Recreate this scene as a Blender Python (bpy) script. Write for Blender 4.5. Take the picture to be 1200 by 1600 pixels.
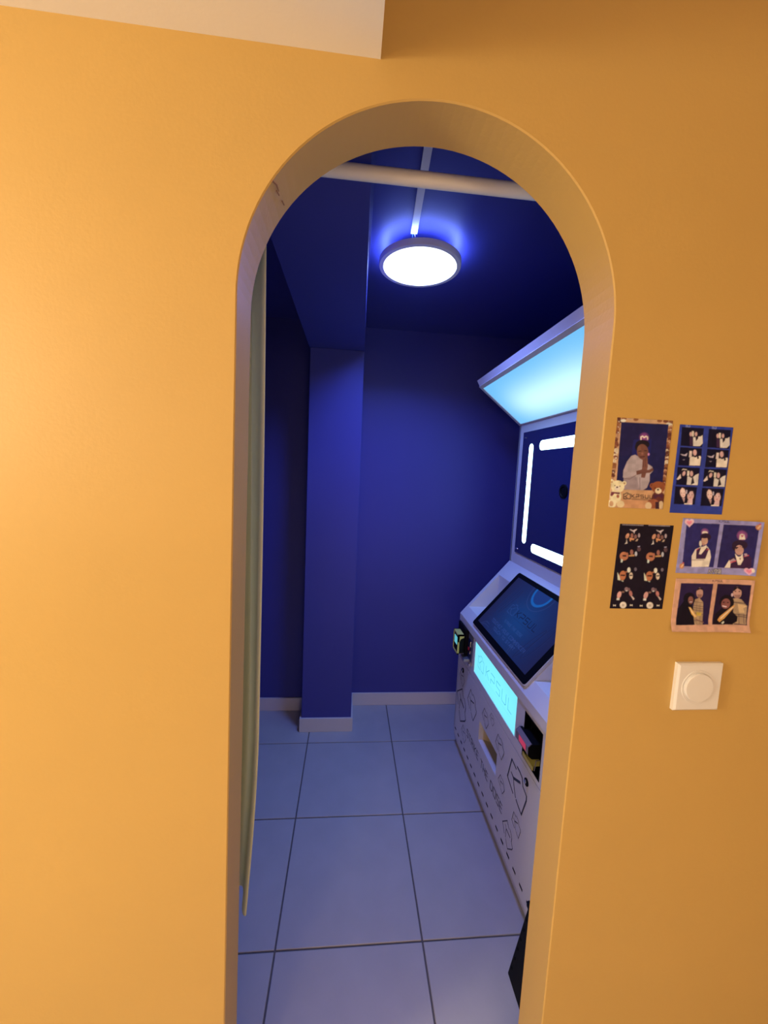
import bpy, bmesh, math, random
import numpy as np
from mathutils import Vector, Matrix
from mathutils.geometry import tessellate_polygon

random.seed(4)
for _o in list(bpy.data.objects):
    bpy.data.objects.remove(_o)
SC = bpy.context.scene
COL = SC.collection

# ------------------------------------------------------------------ camera
EYE = 1.45
YAW, PITCH, ROLL = (math.radians(a) for a in (5.26, 5.78, 2.52))
_fw = Vector((math.sin(YAW) * math.cos(PITCH), math.cos(YAW) * math.cos(PITCH), -math.sin(PITCH)))
_rt = Vector((math.cos(YAW), -math.sin(YAW), 0.0))
_up = _rt.cross(_fw)
_r2 = math.cos(ROLL) * _rt + math.sin(ROLL) * _up
_u2 = -math.sin(ROLL) * _rt + math.cos(ROLL) * _up
cd = bpy.data.cameras.new('camera')
cam = bpy.data.objects.new('camera', cd)
COL.objects.link(cam)
cam.matrix_world = Matrix(((_r2.x, _u2.x, -_fw.x, 0.0), (_r2.y, _u2.y, -_fw.y, 0.0),
                           (_r2.z, _u2.z, -_fw.z, EYE), (0, 0, 0, 1)))
cd.sensor_fit = 'HORIZONTAL'
cd.sensor_width = 36.0
cd.lens = 36.0 * 602.0 / 1200.0
cd.clip_start = 0.02
SC.camera = cam

# ------------------------------------------------------------------ world, exposure
w = bpy.data.worlds.new('world')
SC.world = w
w.use_nodes = True
w.node_tree.nodes['Background'].inputs[0].default_value = (0.5, 0.45, 0.5, 1)
w.node_tree.nodes['Background'].inputs[1].default_value = 0.02
SC.view_settings.view_transform = 'Standard'
SC.view_settings.look = 'None'
SC.view_settings.gamma = 1.0
SC.view_settings.use_curve_mapping = False
SC.view_settings.exposure = 0.07


# ------------------------------------------------------------------ front room lamps and added fill lights
def area_lamp(name, loc, target, size, power, col):
    l = bpy.data.lights.new(name, 'AREA')
    l.shape = 'DISK'
    l.size = size
    l.energy = power
    l.color = col
    o = bpy.data.objects.new(name, l)
    COL.objects.link(o)
    o.location = loc
    o.rotation_euler = (Vector(target) - Vector(loc)).to_track_quat('-Z', 'Y').to_euler()
    return o


def point_light(name, loc, radius, power, col):
    l = bpy.data.lights.new(name, 'POINT')
    l.shadow_soft_size = radius
    l.energy = power
    l.color = col
    o = bpy.data.objects.new(name, l)
    COL.objects.link(o)
    o.location = loc
    return o


point_light('warm_globe_lamp', (-2.00, -0.20, 1.72), 0.22, 86.0, (1.0, 0.88, 0.68))
point_light('warm_far_fill', (-0.95, -1.75, 1.70), 0.20, 28.0, (1.0, 0.76, 0.50))  # unseen fill light, added to even out the wall and reach the kiosk
point_light('warm_low_fill', (0.15, -0.80, 0.45), 0.15, 11.0, (1.0, 0.80, 0.66))  # unseen low fill, added to brighten the rod and top of the arch
point_light('rosy_lamp', (0.60, -1.60, 1.85), 0.20, 8.0, (1.0, 0.74, 0.58))


# ------------------------------------------------------------------ helpers
ORG = {}


def put(o, parent=None, org=(0, 0, 0)):
    COL.objects.link(o)
    ORG[o.name] = Vector(org)
    if parent is not None:
        o.parent = parent
        o.matrix_parent_inverse = Matrix.Translation(-ORG[parent.name])
    return o


def tag(o, label, cat=None, group=None, kind=None):
    if label:
        o['label'] = label
    if cat:
        o['category'] = cat
    if group:
        o['group'] = group
    if kind:
        o['kind'] = kind
    return o


def thing(name, loc, label, cat, group=None):
    o = bpy.data.objects.new(name, None)
    o.empty_display_size = 0.1
    o.location = loc
    put(o, None, loc)
    return tag(o, label, cat, group)


def mesh(name, verts, faces, mats, parent=None, fm=None, smooth=False):
    me = bpy.data.meshes.new(name)
    me.from_pydata([tuple(v) for v in verts], [], [tuple(f) for f in faces])
    for m in (mats if isinstance(mats, (list, tuple)) else [mats]):
        me.materials.append(m)
    if fm is not None:
        me.polygons.foreach_set('material_index', fm)
    if smooth:
        me.polygons.foreach_set('use_smooth', [True] * len(me.polygons))
    me.update()
    return put(bpy.data.objects.new(name, me), parent)


class MB:
    """collects shapes into one mesh"""

    def __init__(s):
        s.v = []
        s.f = []

    def poly(s, pts):
        b = len(s.v)
        s.v += [tuple(p) for p in pts]
        s.f.append(tuple(range(b, b + len(pts))))

    def box(s, lo, hi):
        b = len(s.v)
        (x0, y0, z0), (x1, y1, z1) = lo, hi
        s.v += [(x0, y0, z0), (x1, y0, z0), (x1, y1, z0), (x0, y1, z0),
                (x0, y0, z1), (x1, y0, z1), (x1, y1, z1), (x0, y1, z1)]
        for q in ((0, 3, 2, 1), (4, 5, 6, 7), (0, 1, 5, 4), (1, 2, 6, 5), (2, 3, 7, 6), (3, 0, 4, 7)):
            s.f.append(tuple(b + i for i in q))

    def prism_y(s, prof, y0, y1):
        """profile of (x, z) points extruded along y"""
        n = len(prof)
        b = len(s.v)
        s.v += [(x, y0, z) for x, z in prof] + [(x, y1, z) for x, z in prof]
        for i in range(n):
            j = (i + 1) % n
            s.f.append((b + i, b + j, b + n + j, b + n + i))
        for tri in tessellate_polygon([[Vector((x, z, 0)) for x, z in prof]]):
            s.f.append(tuple(b + i for i in tri))
            s.f.append(tuple(b + n + i for i in reversed(tri)))

    def tube(s, pts, r, seg=10):
        pts = [Vector(p) for p in pts]
        b = len(s.v)
        for i, p in enumerate(pts):
            d = (pts[min(i + 1, len(pts) - 1)] - pts[max(i - 1, 0)]).normalized()
            a = d.orthogonal().normalized()
            c = d.cross(a)
            for k in range(seg):
                t = 2 * math.pi * k / seg
                s.v.append(tuple(p + r * (math.cos(t) * a + math.sin(t) * c)))
        for i in range(len(pts) - 1):
            for k in range(seg):
                k2 = (k + 1) % seg
                s.f.append((b + i * seg + k, b + i * seg + k2, b + (i + 1) * seg + k2, b + (i + 1) * seg + k))
        s.f.append(tuple(b + k for k in reversed(range(seg))))
        e = b + (len(pts) - 1) * seg
        s.f.append(tuple(e + k for k in range(seg)))

    def lathe(s, prof, c, axis, seg=48, cap=True):
        """profile of (radius, height along axis)"""
        ax = Vector(axis).normalized()
        a = ax.orthogonal().normalized()
        q = ax.cross(a)
        b = len(s.v)
        c = Vector(c)
        for r, h in prof:
            for k in range(seg):
                t = 2 * math.pi * k / seg
                s.v.append(tuple(c + ax * h + r * (math.cos(t) * a + math.sin(t) * q)))
        for i in range(len(prof) - 1):
            for k in range(seg):
                k2 = (k + 1) % seg
                s.f.append((b + i * seg + k, b + i * seg + k2, b + (i + 1) * seg + k2, b + (i + 1) * seg + k))
        if cap:
            s.f.append(tuple(b + k for k in reversed(range(seg))))
            e = b + (len(prof) - 1) * seg
            s.f.append(tuple(e + k for k in range(seg)))

    def build(s, name, mat, parent=None, bevel=0.0, smooth=False, seg=2):
        me = bpy.data.meshes.new(name)
        bm = bmesh.new()
        vs = [bm.verts.new(v) for v in s.v]
        for f in s.f:
            try:
                bm.faces.new([vs[i] for i in f])
            except ValueError:
                pass
        bmesh.ops.recalc_face_normals(bm, faces=bm.faces)
        if bevel:
            bm.edges.ensure_lookup_table()
            es = [e for e in bm.edges if len(e.link_faces) == 2 and e.calc_face_angle(0) > 0.5]
            bmesh.ops.bevel(bm, geom=es, offset=bevel, segments=seg, affect='EDGES', profile=0.5, clamp_overlap=True)
        bm.to_mesh(me)
        bm.free()
        for m in (mat if isinstance(mat, (list, tuple)) else [mat]):
            me.materials.append(m)
        if smooth:
            me.polygons.foreach_set('use_smooth', [True] * len(me.polygons))
            try:
                me.set_sharp_from_angle(angle=math.radians(35))
            except Exception:
                pass
        return put(bpy.data.objects.new(name, me), parent)


def box(name, lo, hi, mat, parent=None, bevel=0.0):
    m = MB()
    m.box(lo, hi)
    return m.build(name, mat, parent, bevel)


def s2l(c):
    out = []
    for x in c:
        x = x / 255.0
        out.append(x / 12.92 if x <= 0.04045 else ((x + 0.055) / 1.055) ** 2.4)
    return out


def mat(name, col, rough=0.5, metal=0.0, spec=0.5, bump=0.0, bscale=200.0, var=0.0, vscale=4.0, emit=None, estr=0.0, coat=0.0):
    m = bpy.data.materials.new(name)
    m.use_nodes = True
    nt = m.node_tree
    b = nt.nodes['Principled BSDF']
    b.inputs['Base Color'].default_value = (*col, 1)
    b.inputs['Roughness'].default_value = rough
    b.inputs['Metallic'].default_value = metal
    b.inputs['Specular IOR Level'].default_value = spec
    b.inputs['Coat Weight'].default_value = coat
    tc = nt.nodes.new('ShaderNodeTexCoord')
    if var:
        n = nt.nodes.new('ShaderNodeTexNoise')
        n.inputs['Scale'].default_value = vscale
        n.inputs['Detail'].default_value = 5
        nt.links.new(tc.outputs['Object'], n.inputs['Vector'])
        r = nt.nodes.new('ShaderNodeMapRange')
        r.inputs['From Min'].default_value = 0.3
        r.inputs['From Max'].default_value = 0.7
        r.inputs['To Min'].default_value = 1 - var
        r.inputs['To Max'].default_value = 1 + var
        nt.links.new(n.outputs['Fac'], r.inputs['Value'])
        mx = nt.nodes.new('ShaderNodeMix')
        mx.data_type = 'RGBA'
        mx.blend_type = 'MULTIPLY'
        mx.inputs['Factor'].default_value = 1
        mx.inputs['A'].default_value = (*col, 1)
        nt.links.new(r.outputs['Result'], mx.inputs['B'])
        nt.links.new(mx.outputs['Result'], b.inputs['Base Color'])
    if bump:
        n = nt.nodes.new('ShaderNodeTexNoise')
        n.inputs['Scale'].default_value = bscale
        n.inputs['Detail'].default_value = 4
        nt.links.new(tc.outputs['Object'], n.inputs['Vector'])
        bp = nt.nodes.new('ShaderNodeBump')
        bp.inputs['Strength'].default_value = bump
        bp.inputs['Distance'].default_value = 0.002
        nt.links.new(n.outputs['Fac'], bp.inputs['Height'])
        nt.links.new(bp.outputs['Normal'], b.inputs['Normal'])
    if emit:
        b.inputs['Emission Color'].default_value = (*emit, 1)
        b.inputs['Emission Strength'].default_value = estr
    return m


def mat_attr(name, rough=0.35, emit=0.0, spec=0.5, base_dark=False):
    """flat print or display: colours come from the printed / displayed picture"""
    m = bpy.data.materials.new(name)
    m.use_nodes = True
    nt = m.node_tree
    b = nt.nodes['Principled BSDF']
    a = nt.nodes.new('ShaderNodeAttribute')
    a.attribute_name = 'print'
    b.inputs['Roughness'].default_value = rough
    b.inputs['Specular IOR Level'].default_value = spec
    if emit:
        b.inputs['Base Color'].default_value = (0.01, 0.01, 0.012, 1)
        nt.links.new(a.outputs['Color'], b.inputs['Emission Color'])
        b.inputs['Emission Strength'].default_value = emit
    else:
        nt.links.new(a.outputs['Color'], b.inputs['Base Color'])
    return m


M = {}
M['orange'] = mat('orange_wall_paint', (0.60, 0.385, 0.11), 0.55, bump=0.12, bscale=160, var=0.025, vscale=3)
M['cream'] = mat('cream_ceiling_paint', (0.88, 0.85, 0.80), 0.7, bump=0.1, bscale=120)
M['room'] = mat('front_room_paint', (0.50, 0.36, 0.20), 0.7)
M['blue'] = mat('navy_wall_paint', (0.050, 0.055, 0.285), 0.5, spec=0.35, bump=0.1, bscale=150, var=0.05, vscale=2)
M['tile'] = mat('pale_floor_tile', (0.42, 0.42, 0.42), 0.42, spec=0.4, bump=0.15, bscale=60, var=0.04, vscale=9)
M['grout'] = mat('grey_grout', (0.13, 0.12, 0.115), 0.9)
M['skirt'] = mat('white_skirting_tile', (0.62, 0.60, 0.60), 0.35)
M['white'] = mat('white_powder_coat', (0.70, 0.69, 0.69), 0.42, bump=0.04, bscale=400)
M['plastic'] = mat('white_switch_plastic', (0.80, 0.79, 0.77), 0.35)
M['black'] = mat('black_plastic', (0.005, 0.005, 0.006), 0.55, spec=0.12)
M['bezel'] = mat('black_monitor_bezel', (0.003, 0.003, 0.004), 0.55, spec=0.1)
M['mirror'] = mat('dark_blue_glass', (0.012, 0.016, 0.08), 0.06, spec=1.0, coat=0.6)
M['ink'] = mat('dark_printed_ink', (0.035, 0.04, 0.06), 0.5)
M['chrome'] = mat('chrome', (0.8, 0.8, 0.82), 0.15, metal=1.0)
M['steel'] = mat('brushed_steel', (0.5, 0.5, 0.52), 0.35, metal=0.8)
M['yellow'] = mat('yellow_plastic', (0.60, 0.56, 0.14), 0.45)
M['rod'] = mat('cream_rod_enamel', (0.92, 0.88, 0.80), 0.45)
def cloth_mat():
    m = bpy.data.materials.new('pale_green_curtain_cloth')
    m.use_nodes = True
    nt = m.node_tree
    for n in list(nt.nodes):
        if n.type != 'OUTPUT_MATERIAL':
            nt.nodes.remove(n)
    out = nt.nodes[0]
    d = nt.nodes.new('ShaderNodeBsdfDiffuse')
    t = nt.nodes.new('ShaderNodeBsdfTranslucent')
    mx = nt.nodes.new('ShaderNodeMixShader')
    mx.inputs[0].default_value = 0.35
    w_ = nt.nodes.new('ShaderNodeTexWave')
    w_.inputs['Scale'].default_value = 260
    rp = nt.nodes.new('ShaderNodeValToRGB')
    rp.color_ramp.elements[0].color = (0.88, 0.86, 0.58, 1)
    rp.color_ramp.elements[1].color = (0.93, 0.91, 0.66, 1)
    nt.links.new(w_.outputs['Fac'], rp.inputs['Fac'])
    nt.links.new(rp.outputs['Color'], d.inputs['Color'])
    nt.links.new(rp.outputs['Color'], t.inputs['Color'])
    nt.links.new(d.outputs[0], mx.inputs[1])
    nt.links.new(t.outputs[0], mx.inputs[2])
    nt.links.new(mx.outputs[0], out.inputs['Surface'])
    return m


M['curtain'] = cloth_mat()
M['lampgrey'] = mat('grey_lamp_rim', (0.80, 0.78, 0.82), 0.45)
M['conduit'] = mat('white_trunking', (0.66, 0.64, 0.66), 0.5)
M['rim'] = mat('white_monitor_rim', (0.6, 0.6, 0.6), 0.4)
M['slotin'] = mat('beige_slot_lining', (0.62, 0.55, 0.42), 0.6)
LAMP = (0.155, 0.255, 1.0)
M['diffuser'] = mat('lit_lamp_diffuser', (0.8, 0.8, 0.8), 0.5, emit=(0.8, 0.9, 1.0), estr=2.5)
M['halo'] = mat('lit_lamp_back_ring', (0.8, 0.8, 0.8), 0.5, emit=(0.27, 0.40, 1.0), estr=22.0)
M['lightbar'] = mat('lit_white_bar', (0.8, 0.8, 0.8), 0.4, emit=(0.55, 0.9, 1.0), estr=6.0)
M['redglow'] = mat('red_lit_window', (0.3, 0.02, 0.05), 0.3, emit=(0.8, 0.06, 0.14), estr=0.42)
M['readerscreen'] = mat('lit_reader_screen', (0.02, 0.05, 0.06), 0.3, emit=(0.12, 0.5, 0.6), estr=0.9)
M['smoke'] = mat('smoked_bezel_plastic', (0.22, 0.20, 0.22), 0.35)
M['navyplastic'] = mat('dark_blue_slot_plate', (0.01, 0.014, 0.06), 0.3)
M['red'] = mat('red_button_plastic', (0.5, 0.02, 0.04), 0.4)
M['copper'] = mat('white_wire', (0.7, 0.7, 0.7), 0.5)
M['bluewire'] = mat('blue_wire', (0.05, 0.25, 0.6), 0.5)
M['crack'] = mat('cracked_plaster', (0.36, 0.19, 0.10), 0.9)
M['print'] = mat_attr('photo_print', 0.5, spec=0.15)
M['display'] = mat_attr('lit_display', 0.3, emit=0.75, spec=0.2)
M['sign'] = mat_attr('lit_sign', 0.4, emit=1.0)
M['softlight'] = mat_attr('lit_canopy_diffuser', 0.5, emit=1.0)

# ================================================================== SETTING
YF, YB = 0.65, 0.738          # faces of the arched wall
ZC = 2.265                    # ceiling of the blue booth
XL, XR = -0.95, 1.10          # side walls of the booth
YBK = 2.282                   # far wall
FX0, FX1, FY0, FZC = -2.45, 1.60, -2.2, 2.62   # front room


def structure(o, label, cat=None):
    o['kind'] = 'structure'
    o['label'] = label
    if cat:
        o['category'] = cat
    return o


# arched wall ------------------------------------------------------
def arch_outline(grow, xl_s=-0.1855, xl_b=-0.2055, xr_s=0.4395, xr_b=0.4325, zs=1.7145):
    cx = (xl_s + xr_s) / 2
    r = (xr_s - xl_s) / 2
    pts = [(xl_b - grow, 0.0), ((xl_b + xl_s) / 2 - grow, zs / 2)]
    n = 56
    for i in range(n + 1):
        t = math.pi - math.pi * i / n
        pts.append((cx + (r + grow) * math.cos(t), zs + (r + grow) * math.sin(t)))
    pts += [((xr_b + xr_s) / 2 + grow, zs / 2), (xr_b + grow, 0.0)]
    return pts


def arched_wall():
    v, f, fm = [], [], []
    A = arch_outline(0.002)
    B = arch_outline(0.0)
    n = len(A)
    left, right, top = FX0, FX1, FZC

    def sheet(out, y, mi, flip):
        loop = out + [(right, 0.0), (right, top), (left, top), (left, 0.0)]
        b = len(v)
        v.extend([(x, y, z) for x, z in loop])
        for t in tessellate_polygon([[Vector((x, z, 0)) for x, z in loop]]):
            a, c, d = (Vector(loop[i]) for i in t)
            ccw = (c - a).cross(d - a) > 0
            t = tuple(b + i for i in t)
            if ccw == flip:
                t = tuple(reversed(t))
            f.append(t)
            fm.append(mi)
        return b
    b0 = sheet(A, YF, 0, False)
    b3 = sheet(A, YB, 1, True)
    b1 = len(v)
    v.extend([(x, YF + 0.002, z) for x, z in B])
    b2 = len(v)
    v.extend([(x, YB - 0.002, z) for x, z in B])
    for p, q in ((b0, b1), (b1, b2), (b2, b3)):
        for i in range(n - 1):
            f.append((p + i, p + i + 1, q + i + 1, q + i))
            fm.append(0)
    # outer edges
    o0, o3 = b0 + n, b3 + n
    for i in range(3):
        f.append((o0 + i, o0 + i + 1, o3 + i + 1, o3 + i))
        fm.append(0)
    return mesh('wall_front', v, f, [M['orange'], M['blue']], None, fm)


wf = structure(arched_wall(), 'orange painted wall with a tall round-topped doorway', 'wall')
ck = MB()
for a, b_ in (((-0.1338, 0.6495, 1.8853), (-0.1295, 0.664, 1.8895)), ((-0.1295, 0.664, 1.8895), (-0.1285, 0.676, 1.889)),
              ((-0.1312, 0.672, 1.8865), (-0.1295, 0.684, 1.888)), ((-0.1275, 0.70, 1.8900), (-0.1262, 0.712, 1.8915))):
    ck.tube([a, b_], 0.0011, 5)
ck.build('plaster_crack', M['crack'], wf)

structure(box('wall_left', (XL - 0.08, YB, 0), (XL, YBK + 0.08, ZC), M['blue']), 'navy booth wall on the left behind the curtain', 'wall')
structure(box('wall_right', (XR, YB, 0), (XR + 0.08, YBK + 0.08, ZC), M['blue']), 'navy booth wall behind the photo kiosk', 'wall')
bw = MB()
bw.box((-0.05, YBK, 0), (XR, YBK + 0.08, ZC))
bw.box((XL, YBK - 0.045, 0), (-0.05, YBK + 0.08, ZC))
structure(bw.build('wall_back', M['blue']), 'navy far wall of the photo booth', 'wall')
structure(box('ceiling', (XL - 0.08, YB, ZC), (XR + 0.08, YBK + 0.08, ZC + 0.08), M['blue']), 'dark navy ceiling of the photo booth', 'ceiling')

# pillar and beam
PX0, PX1, PY = -0.222, 0.052, 2.040
structure(box('pillar', (PX0, PY, 0), (PX1, YBK - 0.0, 2.064), M['blue'], None, 0.003), 'navy square pillar in front of the far wall', 'pillar')
bm_ = MB()


def bxl(y, lower):
    if lower:
        return -0.236 + (y - YB) * 0.0085, 0.052 - (2.04 - y) * 0.026
    return -0.240 + (y - YB) * 0.0085, 0.056 - (2.04 - y) * 0.018


sec = []
for y in (YB, YBK):
    (l0, r0), (l1, r1) = bxl(y, True), bxl(y, False)
    sec.append([(l0, y, 2.064), (r0, y, 2.064), (r1, y, ZC), (l1, y, ZC)])
for i in range(4):
    j = (i + 1) % 4
    bm_.poly([sec[0][i], sec[0][j], sec[1][j], sec[1][i]])
bm_.poly(sec[0])
bm_.poly(list(reversed(sec[1])))
structure(bm_.build('ceiling_beam', M['blue']), 'navy beam running under the booth ceiling to the pillar', 'beam')

# skirting
SK = 0.08


def skirting(name, runs, label):
    m = MB()
    for lo, hi in runs:
        m.box(lo, hi)
    return structure(m.build(name, M['skirt'], None, 0.0015), label, 'baseboard')


t_ = 0.010
skirting('baseboard_back', [((PX1 + t_, YBK - t_, 0), (XR, YBK, SK)), ((XL, YBK - 0.045 - t_, 0), (PX0 - t_, YBK - 0.045, SK))],
         'white tiled baseboard along the far navy wall')
skirting('baseboard_pillar', [((PX0 - t_, PY - t_, 0), (PX1 + t_, PY, SK)), ((PX1, PY, 0), (PX1 + t_, YBK, SK)),
                              ((PX0 - t_, PY, 0), (PX0, YBK - 0.045, SK))], 'white tiled baseboard around the foot of the navy pillar')

# front room shell
structure(box('wall_room_left', (FX0 - 0.08, FY0, 0), (FX0, YF, FZC), M['room']), 'orange side wall of the front room', 'wall')
structure(box('wall_room_right', (FX1, FY0, 0), (FX1 + 0.08, YF, FZC), M['room']), 'orange side wall of the front room beside the prints', 'wall')
structure(box('wall_room_rear', (FX0, FY0 - 0.08, 0), (FX1, FY0, FZC), M['room']), 'front room wall opposite the arched doorway', 'wall')
structure(box('ceiling_room', (FX0, FY0, FZC), (FX1, YF, FZC + 0.08), M['cream']), 'high cream ceiling of the front room', 'ceiling')
structure(box('ceiling_soffit', (FX0, -0.9, 2.0725), (0.0245, YF, FZC), M['cream']), 'cream dropped ceiling box above the orange wall', 'ceiling')

# floor and its tiles
fl = structure(box('floor', (FX0, FY0, -0.06), (FX1, YBK + 0.08, -0.004), M['grout']), 'pale square floor tiles with dark grout joints', 'floor')
TXP, TYP, TX0, TY0 = 0.4525, 0.4505, -0.1765, 1.4945
shared = {}
for i in range(-6, 5):
    for j in range(-9, 3):
        x0, x1 = TX0 + i * TXP, TX0 + (i + 1) * TXP
        y0, y1 = TY0 + j * TYP, TY0 + (j + 1) * TYP
        g = 0.0027
        a0, a1, b0, b1 = max(x0 + g, FX0), min(x1 - g, FX1), max(y0 + g, FY0), min(y1 - g, YBK)
        if b0 >= YB - 0.01:
            a0, a1 = max(a0, XL), min(a1, XR)
        if a1 - a0 < 0.03 or b1 - b0 < 0.03:
            continue
        key = (round(a1 - a0, 4), round(b1 - b0, 4))
        if key not in shared:
            m = MB()
            m.box((-key[0] / 2, -key[1] / 2, -0.008), (key[0] / 2, key[1] / 2, 0.0))
            o = m.build('tile', M['tile'], fl, 0.0012, seg=1)
            shared[key] = o.data
        else:
            o = put(bpy.data.objects.new('tile', shared[key]), fl)
        o.location = ((a0 + a1) / 2, (b0 + b1) / 2, random.uniform(-0.0006, 0.0))


# ================================================================== painted pictures
class Canvas:
    def __init__(s, wmm, hmm, px, bg):
        s.w, s.h, s.px = wmm, hmm, px
        s.nx, s.ny = int(round(wmm / px)), int(round(hmm / px))
        s.a = np.zeros((s.ny, s.nx, 3))
        s.a[:] = bg
        s.map = None

    def corners(s, quad):
        """picture-corner quad (tl, tr, br, bl) in tracing units -> mm on the sheet"""
        src = quad
        dst = [(0, 0), (s.w, 0), (s.w, s.h), (0, s.h)]
        A = []
        b = []
        for (x, y), (u, v) in zip(src, dst):
            A += [[x, y, 1, 0, 0, 0, -u * x, -u * y], [0, 0, 0, x, y, 1, -v * x, -v * y]]
            b += [u, v]
        s.map = np.append(np.linalg.solve(np.array(A, float), np.array(b, float)), 1).reshape(3, 3)

    def T(s, pts):
        p = np.asarray(pts, float)
        if s.map is None:
            return p
        q = np.c_[p, np.ones(len(p))] @ s.map.T
        return q[:, :2] / q[:, 2:]

    def fill(s, pts, col, alpha=1.0):
        """pts in mm"""
        p = np.asarray(pts, float) / s.px
        x0, y0 = np.floor(p.min(0)).astype(int)
        x1, y1 = np.ceil(p.max(0)).astype(int)
        x0, y0, x1, y1 = max(x0, 0), max(y0, 0), min(x1, s.nx), min(y1, s.ny)
        if x1 <= x0 or y1 <= y0:
            return
        cov = np.zeros((y1 - y0, x1 - x0))
        for dx in (0.17, 0.5, 0.83):
            for dy in (0.17, 0.5, 0.83):
                X, Y = np.meshgrid(np.arange(x0, x1) + dx, np.arange(y0, y1) + dy)
                ins = np.zeros(X.shape, bool)
                for k in range(len(p)):
                    xa, ya = p[k]
                    xb, yb = p[k - 1]
                    if ya == yb:
                        continue
                    c = ((ya > Y) != (yb > Y)) & (X < (xb - xa) * (Y - ya) / (yb - ya) + xa)
                    ins ^= c
                cov += ins
        cov = (cov / 9.0 * alpha)[..., None]
        s.a[y0:y1, x0:x1] = s.a[y0:y1, x0:x1] * (1 - cov) + np.array(col) * cov

    def poly(s, pts, col, alpha=1.0):
        s.fill(s.T(pts), col, alpha)

    def ell(s, cx, cy, rx, ry, col, rot=0.0, alpha=1.0):
        n = 22
        c, q = math.cos(math.radians(rot)), math.sin(math.radians(rot))
        s.poly([(cx + rx * math.cos(2 * math.pi * k / n) * c - ry * math.sin(2 * math.pi * k / n) * q,
                 cy + rx * math.cos(2 * math.pi * k / n) * q + ry * math.sin(2 * math.pi * k / n) * c) for k in range(n)], col, alpha)

    def glow(s, cx, cy, r, col, alpha=0.6):
        for k in range(6):
            s.ell(cx, cy, r * (1 - k / 6.5), r * (1 - k / 6.5), col, 0, alpha / 4)

    def line(s, pts, wd, col, alpha=1.0):
        """width in mm"""
        p = s.T(pts)
        s.mmline(p, wd, col, alpha)

    def mmline(s, p, wd, col, alpha=1.0):
        p = np.asarray(p, float)
        for a, b in zip(p[:-1], p[1:]):
            d = b - a
            L = np.hypot(*d)
            if L < 1e-9:
                continue
            d = d / L
            n = np.array([-d[1], d[0]]) * wd / 2
            e = d * wd * 0.35
            s.fill([a - e + n, b + e + n, b + e - n, a - e - n], col, alpha)

    def smooth(s, k=1):
        for _ in range(k):
            a = np.pad(s.a, ((1, 1), (1, 1), (0, 0)), 'edge')
            s.a = (a[1:-1, 1:-1] * 4 + a[:-2, 1:-1] * 1.5 + a[2:, 1:-1] * 1.5 + a[1:-1, :-2] * 1.5 + a[1:-1, 2:] * 1.5) / 10

    def grid(s, name, fn, material, parent=None, thick=None):
        """fn(u, v) in 0..1 (v down) -> 3-D point; colours per vertex of a fine sheet"""
        nx, ny = s.nx, s.ny
        uu, vv = np.meshgrid(np.linspace(0, 1, nx), np.linspace(0, 1, ny))
        P = fn(uu, vv).reshape(-1, 3)
        idx = np.arange(nx * ny).reshape(ny, nx)
        F = np.stack([idx[1:, :-1], idx[1:, 1:], idx[:-1, 1:], idx[:-1, :-1]], -1).reshape(-1, 4)
        me = bpy.data.meshes.new(name)
        me.vertices.add(len(P))
        me.vertices.foreach_set('co', P.ravel())
        me.loops.add(F.size)
        me.loops.foreach_set('vertex_index', F.ravel())
        me.polygons.add(len(F))
        me.polygons.foreach_set('loop_start', np.arange(0, F.size, 4))
        me.update(calc_edges=True)
        at = me.attributes.new('print', 'FLOAT_COLOR', 'POINT')
        c4 = np.ones((nx * ny, 4))
        c4[:, :3] = s.a.reshape(-1, 3)
        at.data.foreach_set('color', c4.ravel())
        me.materials.append(material)
        me.polygons.foreach_set('use_smooth', np.ones(len(F), bool))
        me.validate()
        return put(bpy.data.objects.new(name, me), parent)


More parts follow.
